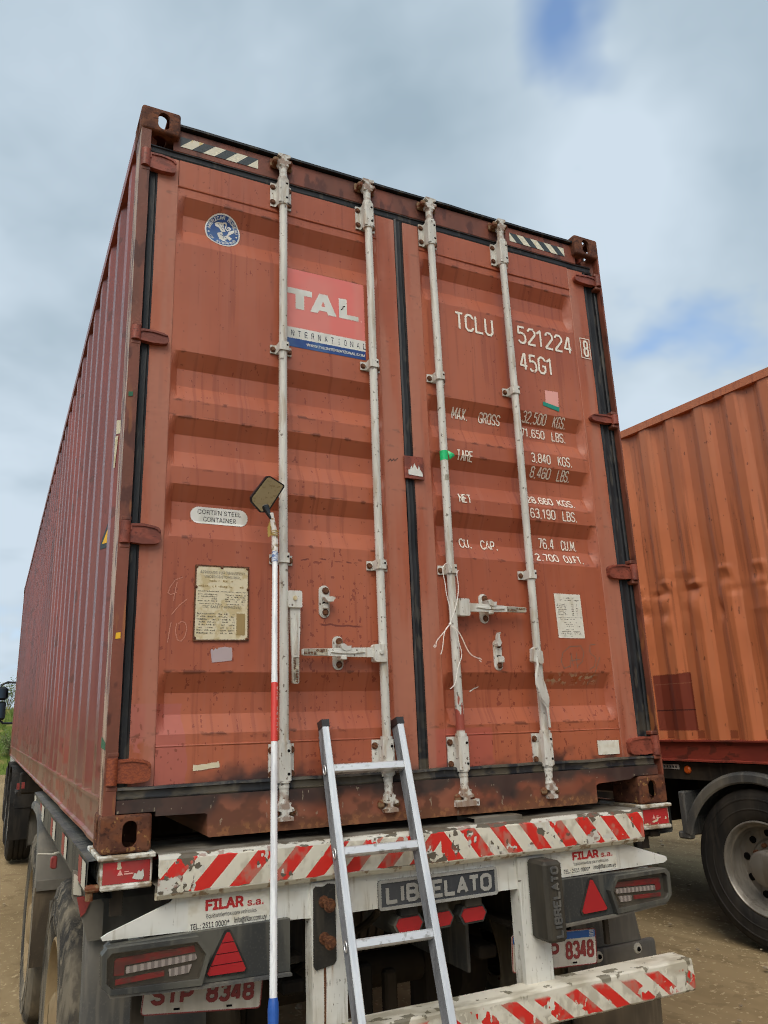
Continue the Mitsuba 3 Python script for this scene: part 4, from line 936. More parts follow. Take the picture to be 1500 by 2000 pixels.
# rear lamps
def lamp(s):
    fx = (lambda x: x) if s == 0 else (lambda x: 2.322 - x)
    R = lambda pts: Polygon([(fx(x), z) for x, z in pts])
    dz = lambda x: 0
    nm = tr + '__tail_lamp' + ('' if s == 0 else '_001')
    note(nm, ('left tail lamp unit with a smoked lens and red triangle', 'right tail lamp unit with a smoked lens and red triangle')[s])
    pan = R([(.030, -.262), (.045, -.248), (.30, -.243), (.617, -.241), (.617, -.397), (.32, -.390), (.29, -.384), (.060, -.372), (.034, -.352)])
    obj('lamp_body', plate(pan, -.056, .02), 'lamp_plastic', nm)
    rim = R([(.014, -.266), (.030, -.248), (.305, -.250), (.345, -.300), (.318, -.388), (.045, -.374), (.018, -.350)])
    hole = R([(.030, -.276), (.044, -.262), (.300, -.264), (.330, -.304), (.310, -.370), (.050, -.360), (.032, -.342)])
    obj('lamp_bezel', plate(rim.difference(hole), -.04, -.082), 'lamp_plastic', nm)
    obj('lamp_shelf', plate(R([(.045, -.374), (.32, -.392), (.617, -.399), (.617, -.407), (.32, -.400), (.045, -.383)]), -.03, -.075), 'guard_plastic', nm)
    obj('reflector', plate(R([(.055, -.290), (.060, -.283), (.295, -.278), (.300, -.296), (.085, -.304), (.085, -.330), (.055, -.328)]), -.050, -.062), 'lens_dim_red', nm)
    obj('reflector', plate(R([(.060, -.340), (.205, -.335), (.205, -.350), (.060, -.354)]), -.050, -.062), 'lens_dim_red', nm)
    obj('led_strip', plate(R([(.090, -.309), (.300, -.301), (.304, -.314), (.298, -.318), (.090, -.326)]), -.050, -.066), 'led_strip', nm)
    obj('led_strip', plate(R([(.218, -.334), (.290, -.330), (.280, -.352), (.222, -.354)]), -.050, -.062), 'led_strip', nm)
    obj('lens_cover', decal(hole, flat(-.076), 0, .2), 'clear_cover', nm)
    t = R([(.397, -.254), (.404, -.252), (.411, -.254), (.465, -.364), (.460, -.374), (.344, -.372), (.336, -.364)])
    if s:
        t = shapely.affinity.translate(t, -.018, 0)
    obj('triangle_rim', plate(t.buffer(.005), -.05, -.061), 'black_rubber', nm)
    lo, hi = t.bounds[1], t.bounds[3]
    tri = t.buffer(-.002)
    if s == 0:
        for k in range(4):
            obj('triangle_reflector', plate(tri.intersection(sbox(-1, lo + (hi - lo) * k / 4 + .0015, 5, lo + (hi - lo) * (k + 1) / 4 - .0015)), -.055, -.066), 'lens_red', nm)
    else:
        obj('triangle_reflector', plate(tri, -.055, -.066), 'lens_red', nm)
lamp(0); lamp(1)
# three small red marker lamps below the badge
for x in (1.095, 1.225, 1.372):
    m_ = tr + '__marker_lamp'
    k = 0
    while m_ in labels:
        k += 1
        m_ = tr + f'__marker_lamp_{k:03d}'
    note(m_, ('left one of the three small red marker lamps', 'middle one of the three small red marker lamps', 'right one of the three small red marker lamps')[k])
    hx = Polygon([(x - .058, -.328), (x - .042, -.302), (x + .042, -.300), (x + .058, -.326), (x + .042, -.354), (x - .042, -.356)])
    obj('housing', plate(hx.buffer(.004), .0, .05), 'lamp_plastic', m_)
    obj('lens', plate(hx.buffer(-.004), -.006, .01), 'lens_red', m_)
    obj('mounting', cbox(x - .036, x + .036, -.012, .03, -.300, -.262, .004), 'black_rubber', m_)
# underrun bar
ub = [(-.118, -.590), (-.110, -.584), (-.012, -.584), (-.004, -.592), (-.004, -.694), (-.012, -.702), (-.112, -.702), (-.120, -.694), (-.122, -.640)]
obj('underrun_bar', loft(ub, np.linspace(.10, 2.333, 120), wob=.0032, seed=81, freq=6), 'bar_stripes', tr, label='dented low bumper bar with red and white stripes')
# number plates
def number_plate(x0, x1, zl, zr, y, h, nm, fr=(.07, .41, .52, .93)):
    a = math.atan2(zr - zl, x1 - x0); w = math.hypot(x1 - x0, zr - zl)
    M = trimesh.transformations.translation_matrix([x0, y, zl]) @ trimesh.transformations.rotation_matrix(-a, [0, 1, 0])
    A = lambda m: m.apply_transform(M)
    base = rrect(0, w, -h, 0, .012)
    k = obj('number_plate', A(plate(base, .0, .003)), 'plate_white', tr, label=nm)
    obj('plate_rim', A(plate(base.difference(base.buffer(-.0028)), -.002, .0)), 'plate_red', k)
    obj('plate_band', A(decal(sbox(.005, -.031, w - .005, -.005), flat(-.0005), .0008, .3)), 'plate_blue', k)
    each('plate_country', [A(flattext('URUGUAY', w * .36, w * .64, -.026, -.010, flat(-.0015), .0008, True)), A(decal(unary_union([sbox(w - .035, -.027 + i * .006, w - .012, -.024 + i * .006) for i in range(4)]), flat(-.0015), .0008, .3))], 'decal_white', k)
    each('plate_characters', [A(plate(strokes(*q, -h + .026, -.040, .0115, gap=.5), -.003, .0)) for q in (('STP', w * fr[0], w * fr[1]), ('8348', w * fr[2], w * fr[3]))], 'plate_red', k)
    each('plate_slot', [A(decal(sbox(w * q, -h + .010, w * (q + .05), -h + .016), flat(-.0012), .0008, .3)) for q in (.26, .70)], 'dark_hole', k)
number_plate(.165, .552, -.352, -.392, .02, .121, 'grimy number plate partly hidden by the left tail lamp')
number_plate(1.560, 1.975, -.432, -.456, .03, .130, 'dented number plate with its blue band behind the right guard post', (.19, .54, .62, .965))
each('plate_bracket', [cbox(1.70, 2.06, .05, .06, -.40, -.385), cbox(2.04, 2.06, .045, .06, -.53, -.385), cbox(.13, .17, .05, .07, -.53, -.36)], 'chassis_dark', tr)
# mudguards and flaps behind the rear wheels
rgp = Polygon([(2.16, -.12), (2.36, -.20), (2.42, -.40), (2.462, -.60), (2.16, -.60)])
obj('mudguard', plate(Polygon([(2.10, -.14), (2.40, -.20), (2.425, -.40), (2.466, -.62), (2.06, -.62)]), .30, .312), 'guard_plastic', tr)
obj('flap_strip', loft([(.292, -.700), (.286, -.694), (.286, -.632), (.292, -.622), (.315, -.622), (.315, -.700)], np.linspace(2.02, 2.535, 14), wob=.002), 'guard_plastic', tr)
for x in (2.195, 2.425):
    obj('flap_bolt', [lathe([(.0, -.004), (.010, -.004), (.012, .0), (.021, .0), (.023, .004)], (x, .282, -.652 if x < 2.3 else -.648), axis=1, n=20)], 'tape_reflect_white', tr)
    obj('bolt_centre', trimesh.creation.icosphere(2, .0095).apply_translation([x, .278, -.650]), 'dark_hole', tr)
def flap(x0, x1, z0, z1, y):
    X, Z = np.meshgrid(np.linspace(x0, x1, 14), np.linspace(z0, z1, 16), indexing='ij')
    Y = y + .02 * np.sin((X - x0) * 6) + .012 * np.sin((Z - z1) * 5) + .03 * ((z1 - Z) / (z1 - z0)) ** 2
    a = np.stack([X, Y, Z], -1); b = a + [0, .012, 0]
    return [grid(a), grid(b), grid(np.stack([a[0], b[0]])), grid(np.stack([a[-1], b[-1]])), grid(np.stack([a[:, 0], b[:, 0]])), grid(np.stack([a[:, -1], b[:, -1]]))]
obj('mud_flap', flap(2.04, 2.545, -1.14, -.66, .305), 'flap_rubber', tr)
obj('mud_flap', flap(.08, .52, -1.14, -.56, .30), 'flap_rubber', tr)
# left rear guard: a bent plastic shell that runs over the wheel, folded outwards at its edge
yz = [(.27, -1.02), (.275, -.70), (.285, -.45), (.31, -.30), (.38, -.20), (.50, -.15), (.80, -.13)]
P = np.array([[(x0, y + .012 * abs(k - 1), z) for k, x0 in enumerate((.012, .06, .43))] for (y, z) in yz])
obj('mudguard', [grid(P), grid(P + [0, .012, 0]), grid(np.stack([P[:, 0], P[:, 0] + [0, .07, 0]]))], 'guard_plastic', tr, smooth=25)
obj('guard_edge', plate(Polygon([(-.046, -.075), (-.01, -.09), (.06, -.19), (.06, -.30), (.014, -.30), (-.012, -.22), (-.045, -.16)]), .268, .29), 'guard_plastic', tr)
obj('guard_reflector', plate(Polygon([(-.044, -.085), (-.022, -.10), (-.016, -.155), (-.042, -.150)]), .260, .270), 'tape_reflect_white', tr)
obj('guard_reflector', plate(Polygon([(-.030, -.160), (-.008, -.158), (.014, -.178), (.000, -.210), (-.014, -.222)]), .260, .270), 'tape_reflect_red', tr)
# wheels: tyre with grooved tread, dished rim
def wheel(root, yc, x_out, s, R=.52, w=.30, zc=None, tyre='tyre_rubber', rim='rim_steel', dish=.12):
    zc = -ZB + R if zc is None else zc
    e = lambda d: x_out + s * d
    key = root + '__wheel'
    k = 0
    while key in labels or key in scene or any(q.startswith(key + '__') for q in scene):
        k += 1
        key = root + f'__wheel_{k:03d}'
    rr = R * .575
    pf = [(rr + .004, e(.03)), (rr + .02, e(.012)), (rr + .06, e(.002)), (rr + .085, e(.0005)), (rr + .088, e(-.003)), (rr + .094, e(-.003)), (rr + .097, e(.0)), (R * .86, e(.002)), (R * .865, e(-.001)), (R * .88, e(-.001)), (R * .885, e(.004)), (R * .90, e(.006)), (R * .95, e(.013)), (R * .965, e(.022)), (R * .985, e(.026)), (R, e(.042))]
    for g in (.09, .15, .21):
        pf += [(R, e(g - .010)), (R - .014, e(g - .006)), (R - .014, e(g + .006)), (R, e(g + .010))]
    pf += [(R, e(w - .042)), (R * .97, e(w - .015)), (R * .9, e(w)), (rr + .06, e(w)), (rr, e(w - .03))]
    obj('tyre', lathe(pf, (0, yc, zc), n=96), tyre, key, smooth=35)
    rp = [(rr + .012, e(.022)), (rr + .012, e(.012)), (rr + .002, e(.008)), (rr - .006, e(.018)), (rr - .016, e(.05)), (rr - .030, e(.055)), (rr - .036, e(dish * .8)), (rr - .06, e(dish)), (rr * .62, e(dish + .01)), (rr * .56, e(dish - .01)), (rr * .40, e(dish - .015)), (rr * .38, e(.02)), (rr * .30, e(.005)), (0.001, e(.0))]
    obj('rim', lathe(rp, (0, yc, zc), n=72), rim, key, smooth=40)
    hl = []
    for q in range(10):
        a = q * 2 * np.pi / 10 + .2
        d = trimesh.creation.cylinder(.026, .006, sections=18, transform=trimesh.transformations.rotation_matrix(np.pi / 2, [0, 1, 0])).apply_translation([e(dish + .002), yc + rr * .735 * math.cos(a), zc + rr * .735 * math.sin(a)])
        hl.append(d)
    each('hand_hole', hl, 'dark_hole', key)
    nt = []
    for q in range(10):
        a = q * 2 * np.pi / 10
        nt.append(trimesh.creation.cylinder(.016, .03, sections=6, transform=trimesh.transformations.rotation_matrix(np.pi / 2, [0, 1, 0])).apply_translation([e(dish - .028), yc + rr * .48 * math.cos(a), zc + rr * .48 * math.sin(a)]))
    each('wheel_nut', nt, 'bolt_rust', key)
for y in (.90, 2.75):
    wheel(tr, y, -.040, 1, rim='rim_beige')
    wheel(tr, y, .30, 1, rim='rim_beige')
    wheel(tr, y, 2.49, -1)
    wheel(tr, y, 2.15, -1)
    obj('axle', tube([(.25, y, -.73), (2.2, y, -.73)], .075, 16), 'chassis_dark', tr)
    each('axle_bracket', [cbox(x - .05, x + .05, y - .09, y + .09, -.95, -.18, .01) for x in (.78, 1.66)] + [cbox(x - .045, x + .045, y - .55, y + .5, -.60, -.55, .008) for x in (.78, 1.66)], 'chassis_dark', tr)
    each('brake_drum', [tube([(x, y, -.73), (x + .14, y, -.73)], .2, 24) for x in (.56, 1.74)], 'chassis_dark', tr)
for x in (.72, 1.66):
    obj('chassis_rail', [cbox(x, x + .012, .10, 9.5, -.40, -.02), cbox(x - .06, x + .07, .10, 9.5, -.02, .0), cbox(x - .06, x + .07, .10, 9.5, -.42, -.40)], 'chassis_dark', tr)
obj('air_tank', tube([(1.05, .98, -.34), (1.05, 1.0, -.34), (1.05, 1.5, -.34), (1.05, 1.52, -.34)], [.05, .10, .10, .05], 24), 'chassis_dark', tr)
each('air_hose', [tube([(1.0, .05, -.27), (1.02, .25, -.38), (.93, .5, -.52), (.88, .72, -.66)], .014, 8, smooth_pts=20), tube([(1.10, .1, -.27), (1.25, .3, -.33), (1.42, .45, -.30)], .012, 8, smooth_pts=16)], 'chassis_dark', tr)
each('brake_lever', [cbox(1.18, 1.24, .62, .68, -1.0, -.62, .01), cbox(1.30, 1.36, .62, .67, -.86, -.66, .01), tube([(1.05, .64, -.72), (1.14, .64, -.95), (1.2, .64, -1.0)], .02, 8)], 'chassis_dark', tr)
each('crossbeam', [cbox(.2, 2.2, y, y + .08, -.20, -.02) for y in (.45, 1.8, 3.6, 5.6, 7.6, 9.2)], 'chassis_dark', tr)
each('splash_panel', [cbox(1.52, 1.535, .30, 1.3, -.62, -.12), cbox(1.95, 1.965, .28, 1.3, -.62, -.12), cbox(1.53, 1.95, .9, .91, -.60, -.12)], 'guard_plastic', tr)
# side rail with reflective tape, left
sr = [(-.028, -.016), (.045, -.010), (.05, -.13), (-.020, -.128), (-.028, -.118)]
for s in (0, 1):
    pp = sr if s == 0 else [(2.434 - x, z) for x, z in sr]
    obj('side_rail', loft(pp, np.linspace(.02, 3.25, 60), axis=1, wob=.002, seed=91), 'lamp_plastic', tr)
for k, (y0, y1) in enumerate(((.05, .16), (.17, .27), (.72, .82), (.83, .95), (1.32, 1.46), (1.48, 1.6), (2.15, 2.35), (2.36, 2.5), (2.95, 3.15))):
    Yq, Zq = np.meshgrid(np.linspace(y0, y1, 6), np.linspace(-.105, -.025, 3), indexing='ij')
    obj('tape_reflector', grid(np.stack([0 * Yq - .0315, Yq, Zq], -1)), 'tape_reflect_white' if k % 2 == 0 else 'tape_reflect_red', tr)
# second and third guards with their flaps
for yb in (2.12,):
    yz = [(yb, -.42), (yb + .03, -.27), (yb + .09, -.16), (yb + .22, -.075), (yb + .40, -.05), (yb + .85, -.05), (yb + 1.02, -.075), (yb + 1.15, -.16), (yb + 1.2, -.35)]
    P = np.array([[(x0, y, z) for x0 in (-.052, -.045, .02, .36)] for (y, z) in yz]); P[:, 0, 2] -= .03
    obj('mudguard', [grid(P), grid(P + [0, .01, -.01])], 'guard_plastic', tr, smooth=30)
    obj('flap_strip', loft([(yb - .012, -.445), (yb - .012, -.395), (yb + .015, -.395), (yb + .015, -.445)], np.linspace(-.045, .36, 6), wob=.001), 'guard_plastic', tr)
    obj('mud_flap', flap(-.050, .36, -.82, -.43, yb), 'flap_rubber', tr)
    lg = Polygon([(.03, -.50), (.14, -.50), (.14, -.61), (.03, -.61)]); lg = lg.difference(lg.buffer(-.012)).union(sbox(.06, -.59, .075, -.52)).union(sbox(.06, -.59, .11, -.575))
    obj('flap_emblem', decal(lg, lambda x, z: yb + .0 * x + .012 * np.sin((z + .43) * 5) + .02 * np.sin((x + .05) * 6) + .03 * ((-.43 - z) / .39) ** 2, .004, .02), 'guard_plastic', tr)
each('side_marker', [cbox(-.038, -.014, 1.30, 1.33, -.220, -.168, .004), cbox(-.042, -.034, 1.298, 1.332, -.216, -.172, .003)], 'tape_reflect_red', tr)
each('marker_arm', [tube([(-.03, 1.3, -.155), (.10, 1.32, -.145)], .006, 6), tube([(-.10, 1.30, -.15), (-.02, 1.3, -.158)], .004, 6)], 'tape_reflect_white', tr)
each('landing_leg', [cbox(x, x + .14, 6.9, 7.04, -1.2, -.02, .01) for x in (.35, 1.95)], 'chassis_dark', tr)
# ------------------------------------------------------------------ the tractor in front, hidden but for its mirror and rear guards
tk = thing('truck_tractor', 'truck tractor ahead of the brown-red container with a dark wing mirror at the far left', 'truck')
mat('cab_paint', srgb(196, 196, 190), rough=.35)
mat('mirror_shell', srgb(24, 27, 32), rough=.35)
mat('mirror_glass', srgb(70, 78, 84), rough=.05, metal=1.0)
mat('cab_glass', srgb(28, 32, 36), rough=.08)
cab = [(13.0, -.10), (13.0, 2.2), (13.4, 2.45), (14.7, 2.25), (15.25, 1.1), (15.35, -.55), (13.2, -.55)]
obj('cab', loft([(y, z) for y, z in cab], [.10, .14, 2.30, 2.34], axis=0), 'cab_paint', tk)
obj('windscreen', loft([(14.80, 2.0), (15.262, 1.12), (15.275, 1.12), (14.815, 2.02)], [.2, 2.24]), 'cab_glass', tk)
for x in (.092, 2.348):
    obj('side_window', trimesh.creation.extrude_polygon(Polygon([(14.0, 1.0), (14.95, 1.0), (14.6, 1.8), (14.0, 1.9)]), .006, engine='earcut').apply_transform(np.array([[0, 0, 1, x - .003], [1, 0, 0, 0], [0, 1, 0, 0], [0, 0, 0, 1.0]])), 'cab_glass', tk)
for s in (0, 1):
    fx = (lambda x: x) if s == 0 else (lambda x: 2.44 - x)
    b = cbox(min(fx(-.33), fx(-.09)), max(fx(-.33), fx(-.09)), 14.30, 14.42, .62, .98, .04)
    t = cbox(min(fx(-.33), fx(-.07)), max(fx(-.33), fx(-.07)), 14.28, 14.44, 1.00, 1.26, .05)
    k = obj('wing_mirror', b, 'mirror_shell', tk, label='dark wing mirror on its bracket' if s == 0 else None)
    obj('mirror_housing', t, 'mirror_shell', k)
    each('mirror_glass', [cbox(min(fx(-.30), fx(-.12)), max(fx(-.30), fx(-.12)), 14.292, 14.30, .66, .94), cbox(min(fx(-.30), fx(-.11)), max(fx(-.30), fx(-.11)), 14.272, 14.28, 1.04, 1.22)], 'mirror_glass', k)
    each('mirror_arm', [tube([(fx(.12), 14.4, 1.34), (fx(-.10), 14.38, 1.35), (fx(-.20), 14.36, 1.30), (fx(-.22), 14.36, 1.20)], .022, 8), tube([(fx(.12), 14.4, .56), (fx(-.12), 14.38, .56), (fx(-.2), 14.36, .64)], .022, 8)], 'mirror_shell', k)
for yb in (8.55, 10.05):
    yz = [(yb, -.55), (yb + .02, -.27), (yb + .12, -.12), (yb + .30, -.06), (yb + 1.05, -.06), (yb + 1.2, -.16), (yb + 1.25, -.4)]
    P = np.array([[(x0, y, z) for x0 in (-.03, -.02, .56)] for (y, z) in yz])
    obj('mudguard', [grid(P), grid(P + [0, .012, -.01])], 'side_tyre', tk)
    obj('mud_flap', flap(-.025, .56, -.93, -.48, yb), 'side_tyre', tk)
    obj('flap_reflector', cbox(.30, .46, yb - .012, yb - .004, -.80, -.70), 'tape_reflect_red', tk)
    wheel(tk, yb + .66, -.02, 1, tyre='side_tyre')
    wheel(tk, yb + .66, 2.46, -1, tyre='side_tyre')
wheel(tk, 14.2, .02, 1, tyre='side_tyre'); wheel(tk, 14.2, 2.42, -1, tyre='side_tyre')
each('tractor_chassis', [cbox(.75, .85, 8.3, 15, -.5, -.2), cbox(1.6, 1.7, 8.3, 15, -.5, -.2), cbox(.85, 1.6, 8.3, 8.4, -.5, -.2), tube([(.1, 9.21, -.73), (2.35, 9.21, -.73)], .09, 12), tube([(.1, 10.71, -.73), (2.35, 10.71, -.73)], .09, 12), tube([(.1, 14.2, -.73), (2.35, 14.2, -.73)], .08, 12)], 'chassis_dark', tk)
each('chassis_fittings', [cbox(.05, .45, 8.0, 8.25, -.35, -.10, .02), tube([(.02, 7.4, -.3), (.02, 7.9, -.3)], .03, 8)], 'chassis_dark', tk)
each('marker_lamp', [cbox(.0, .03, 7.5, 7.52, -.26, -.19), cbox(.0, .03, 6.2, 6.22, -.17, -.11)], 'tape_reflect_red', tk)

# ------------------------------------------------------------------ the neighbouring container on its trailer, turned a few degrees
NA = math.radians(3.5); NX, NY = 4.722, 1.2
NM = trimesh.transformations.translation_matrix([NX, NY, .0]) @ trimesh.transformations.rotation_matrix(NA, [0, 0, 1])
def neach(name, pieces, mt, parent, **k):
    return [nobj(name, m, mt, parent, **k) for m in pieces]
def nobj(name, mesh, mt, parent, **k):
    if isinstance(mesh, (list, tuple)):
        mesh = trimesh.util.concatenate([tm(m) for m in mesh])
    m = tm(mesh).copy(); m.apply_transform(NM)
    return obj(name, m, mt, parent, **k)
cN, sN = math.cos(NA), math.sin(NA)
def orange_col(p, n, uv):
    z = rz_(p)
    y = -sN * (p.x - NX) + cN * (p.y - NY)
    c = mix(srgb(196, 116, 76), srgb(183, 106, 68), sm(.35, .65, fbm(y * 1.6, z * 1.1, 3.0, 4)))
    c = mix(c, srgb(188, 118, 82), .4 * sm(.5, .75, fbm(y * 30, z * 1.2, 1.0, 3)))
    c = mix(c, srgb(136, 74, 50), .4 * sm(.58, .78, fbm(y * 44, z * 1.7, 7.0, 3)))
    c = mix(c, srgb(104, 54, 38), .7 * sm(.78, .83, fbm(y * 40, z * 14, 4.0, 4)))
    pt = sm(0, .01, y - .62) * sm(0, .01, .99 - y) * sm(0, .01, .70 - z + .015 * (noise(y * 20) - .5)) * sm(0, .01, z - .24)
    c = mix(c, srgb(112, 48, 38), .9 * pt)
    c = mix(c, srgb(70, 34, 28), pt * sm(.006, .003, dr.abs(z - .405)))
    c = mix(c, srgb(140, 86, 66), pt * sm(.004, .002, dr.abs(z - .615)))
    # darker squares low in the troughs
    sq = dr.select(dr.abs(z - .215) < .03, 1.0, 0.0) * dr.select(dr.abs(((y - .17) / .29 - dr.floor((y - .17) / .29)) - .5) < .11, 1.0, 0.0)
    return mix(c, srgb(120, 56, 42), .6 * sq)
mat('orange_paint', orange_col, rough=.42, spec=.45)
mat('orange_rail', lambda p, n, uv: mix(mix(srgb(134, 56, 42), srgb(120, 50, 40), sm(.4, .6, fbm(p.x * 3, p.y * 3, p.z * 9, 4))), srgb(84, 44, 34), .7 * sm(.6, .7, fbm(p.x * 14, p.y * 14, p.z * 14, 4))), rough=.5)
nb = thing('shipping_container', 'orange-red shipping container seen from its dented corrugated side at the right edge', 'shipping container')
NY0, NY1 = -7.0, 5.192
P = side_wall(.012, 1, NY0 + .1, NY1 - .1, .17, 2.84, first=NFIRST, pitch=NPITCH)
zz = np.unique(np.r_[np.linspace(.17, 2.84, 60), np.linspace(.95, 1.65, 60)])
yy = np.unique(np.round(np.r_[P[:, 0, 1], np.linspace(-1.2, 1.8, 220)], 4))
nprof = lambda y: wall_depth(y, NFIRST, NPITCH)
Yw, Zw = np.meshgrid(yy, zz, indexing='ij')
rg = np.random.default_rng(21); dn = np.zeros_like(Yw)
for _ in range(40):
    yc, zc, a, ry, rz2 = rg.uniform(-.9, 1.25), 1.27 + rg.normal(0, .11), rg.uniform(-.016, .030), rg.uniform(.03, .08), rg.uniform(.025, .08)
    dn += a * np.exp(-((Yw - yc) / ry) ** 2 - ((Zw - zc) / rz2) ** 2)
for _ in range(26):
    yc, zc, a, r = rg.uniform(-1.5, 2.0), rg.uniform(.3, 2.6), rg.uniform(-.006, .008), rg.uniform(.06, .2)
    dn += a * np.exp(-((Yw - yc) ** 2 + (Zw - zc) ** 2) / r ** 2)
for k in range(-4, 4):            # the pressed crests are folded in a ragged line where something leaned on them
    yk = NFIRST + NPITCH * k
    zk = 1.34 + rg.uniform(-.05, .06)
    fold = np.exp(-((Yw - yk) / .055) ** 4)
    dn += fold * (rg.uniform(.010, .024) * np.exp(-((Zw - zk + .25 * np.abs(Yw - yk)) / .045) ** 2) - .008 * np.exp(-((Zw - zk - .075) / .022) ** 2))
dn += (meshkit.fbm(np.stack([Yw * 2, Zw * 2, 0 * Yw], -1), 3, 12) - .5) * .008
nobj('side_wall', grid(np.stack([.012 + nprof(Yw) + dn, Yw, Zw], -1)), 'orange_paint', nb, smooth=22)
nobj('side_wall', grid(side_wall(W - .012, -1, NY0 + .1, NY1 - .1, .17, 2.84, first=NFIRST, pitch=NPITCH)), 'orange_paint', nb, smooth=20)
for s in (0, 1):
    fx = (lambda x: x) if s == 0 else (lambda x: W - x)
    nobj('bottom_rail', loft([(fx(.004), .160), (fx(.004), .172), (fx(.05), .176), (fx(.05), .02), (fx(.0), .010), (fx(.0), .022), (fx(.034), .026), (fx(.034), .158)], np.linspace(NY0 + .17, NY1 - .17, 100), axis=1, wob=.002, seed=5), 'orange_rail', nb)
    nobj('top_rail', loft([(fx(.000), 2.824), (fx(.000), 2.890), (fx(.06), 2.890), (fx(.06), 2.824)], np.linspace(NY0 + .17, NY1 - .17, 80), axis=1, wob=.002, seed=6), 'orange_paint', nb)
    for y in (NY0 + .002, NY1 - .13):
        nobj('corner_post', cbox(min(fx(.003), fx(.13)), max(fx(.003), fx(.13)), y, y + .128, .118, H - .118, .006), 'orange_paint', nb)
    for y in (NY0, NY1 - .178):
        for z in (0, H - .118):
            nobj('corner_casting', casting(0 if s == 0 else W - .162, y, z, side=-1 if s == 0 else 1), 'casting_rust', nb, smooth=35)
nobj('roof', cbox(.05, W - .05, NY0 + .05, NY1 - .05, 2.85, 2.87), 'orange_paint', nb)
neach('end_wall', [cbox(.1, W - .1, NY0 + .04, NY0 + .07, .1, 2.84), cbox(.1, W - .1, NY1 - .07, NY1 - .04, .1, 2.84)], 'orange_paint', nb)
nobj('floor', cbox(.05, W - .05, NY0 + .1, NY1 - .1, .06, .15), 'chassis_dark', nb)

t2 = thing('container_trailer', 'dark trailer with grey plastic mudguard and steel wheel under the orange-red container', 'trailer')
ws = {}
keep = set(scene)
def nwheel(y, x, s):
    before = set(scene)
    wheel(t2, y, x, s, R=.54, zc=-.71, tyre='side_tyre', rim='rim_steel', dish=.15, w=.29)
    for k in set(scene) - before:
        d = scene[k]
        d['to_world'] = T(np.array(trimesh.transformations.translation_matrix([0, 0, ZB]) @ NM @ trimesh.transformations.translation_matrix([0, 0, -ZB])).tolist())
for y in (.24, -1.75, -3.6):
    nwheel(y, .03, 1); nwheel(y, 2.41, -1); nwheel(y, .36, 1); nwheel(y, 2.08, -1)
    nobj('axle', tube([(.2, y, -.71), (2.2, y, -.71)], .075, 14), 'chassis_dark', t2)
    a = np.linspace(math.radians(17), math.radians(165), 26)
    R1 = .655
    def arc(R, x):
        q = [(x, y + R * math.cos(t) * 1.0, -.71 + R * math.sin(t)) for t in a]
        return np.array(q)
    P = np.stack([arc(.580, .018), arc(.592, .010), arc(.640, .008), arc(.662, .03), arc(.662, .62)], 1)
    P[..., 2] = np.minimum(P[..., 2], -.022)
    nobj('mudguard', [grid(P), grid(P[:, 3:] - [0, 0, .014])], 'guard_plastic', t2, smooth=28, label='grey plastic mudguard over the wheel' if y == .24 else None)
    neach('mudguard_apron', [cbox(.015, .60, y + .585, y + .645, -.55, -.22, .01), cbox(.015, .09, y + .58, y + .69, -.575, -.52, .012)], 'guard_plastic', t2)
for x in (.82, 1.55):
    nobj('chassis_rail', [cbox(x, x + .02, -6.5, 5, -.50, -.03), cbox(x - .07, x + .09, -6.5, 5, -.03, .0), cbox(x - .07, x + .09, -6.5, 5, -.52, -.50)], 'chassis_dark', t2)
neach('crossbeam', [cbox(.02, 2.42, y, y + .10, -.16, .0) for y in (-6.4, -4.6, -2.7, -.9, 1.6, 3.2, 4.9)], 'chassis_dark', t2)
nobj('side_rail', cbox(.05, .07, -6.5, 5, -.13, -.0), 'chassis_dark', t2)
nobj('tool_box', cbox(.10, .62, 1.35, 2.4, -.52, -.14, .02), 'chassis_dark', t2)
nobj('tool_box', cbox(1.8, 2.35, 1.35, 2.9, -.56, -.14, .02), 'chassis_dark', t2)
am = nobj('marker_lamp', lathe([(.0, .012), (.022, .012), (.030, .020), (.034, .05)], (.02, .78, -.055), axis=0, n=24), 'amber_lens', t2, label='round amber marker lamp')
nobj('marker_sticker', cbox(.044, .049, .86, 1.05, -.055, -.018), 'led_strip', t2)
nobj('marker_sticker', cbox(.044, .049, 1.05, 1.14, -.055, -.018), 'lens_dim_red', t2)
neach('sticker_print', [cbox(.041, .044, .88 + i * .028, .893 + i * .028, -.046, -.028) for i in range(6)], 'stripe_dark', t2)

# ------------------------------------------------------------------ ladder against the trailer and the doors
mat('aluminium', lambda p, n, uv: mix(srgb(236, 237, 238), srgb(218, 220, 223), sm(.4, .7, fbm(p.x * 60, p.y * 8, p.z * 5, 3))), rough=.36, metal=.6, spec=.6)
mat('aluminium_rung', lambda p, n, uv: mix(srgb(228, 229, 230), srgb(172, 170, 164), sm(.55, .75, fbm(p.x * 50, p.y * 50, p.z * 50, 4))), rough=.42, metal=.7, spec=.6)
mat('cap_plastic', srgb(40, 38, 40), rough=.5)
ld = thing('ladder', 'aluminium ladder leaning upright against the middle of the striped rear beam', 'ladder')
d_ = C(-.014, -.323, -1.0); d_ /= np.linalg.norm(d_)
u_ = C(math.cos(-.06), math.sin(-.06), 0); u_ -= d_ * (u_ @ d_); u_ /= np.linalg.norm(u_)
v_ = np.cross(u_, d_)
if v_[1] > 0: v_ = -v_          # towards the viewer
O = C(.763, -.052, .228)        # front left edge of the left rail at the topmost rung
Ltop, Lbot = -.165, 1.555
def LP(a, b, t):                # a along u, b along v (away from the viewer negative), t down the rail
    return O + u_ * a - v_ * b + d_ * t
RWd, RD = .027, .062
rail = [(.0, .0), (RWd, .0), (RWd, RD), (.0, RD)]
ribs = [(.0, .003)]
bs = np.linspace(RD - .008, .012, 6)
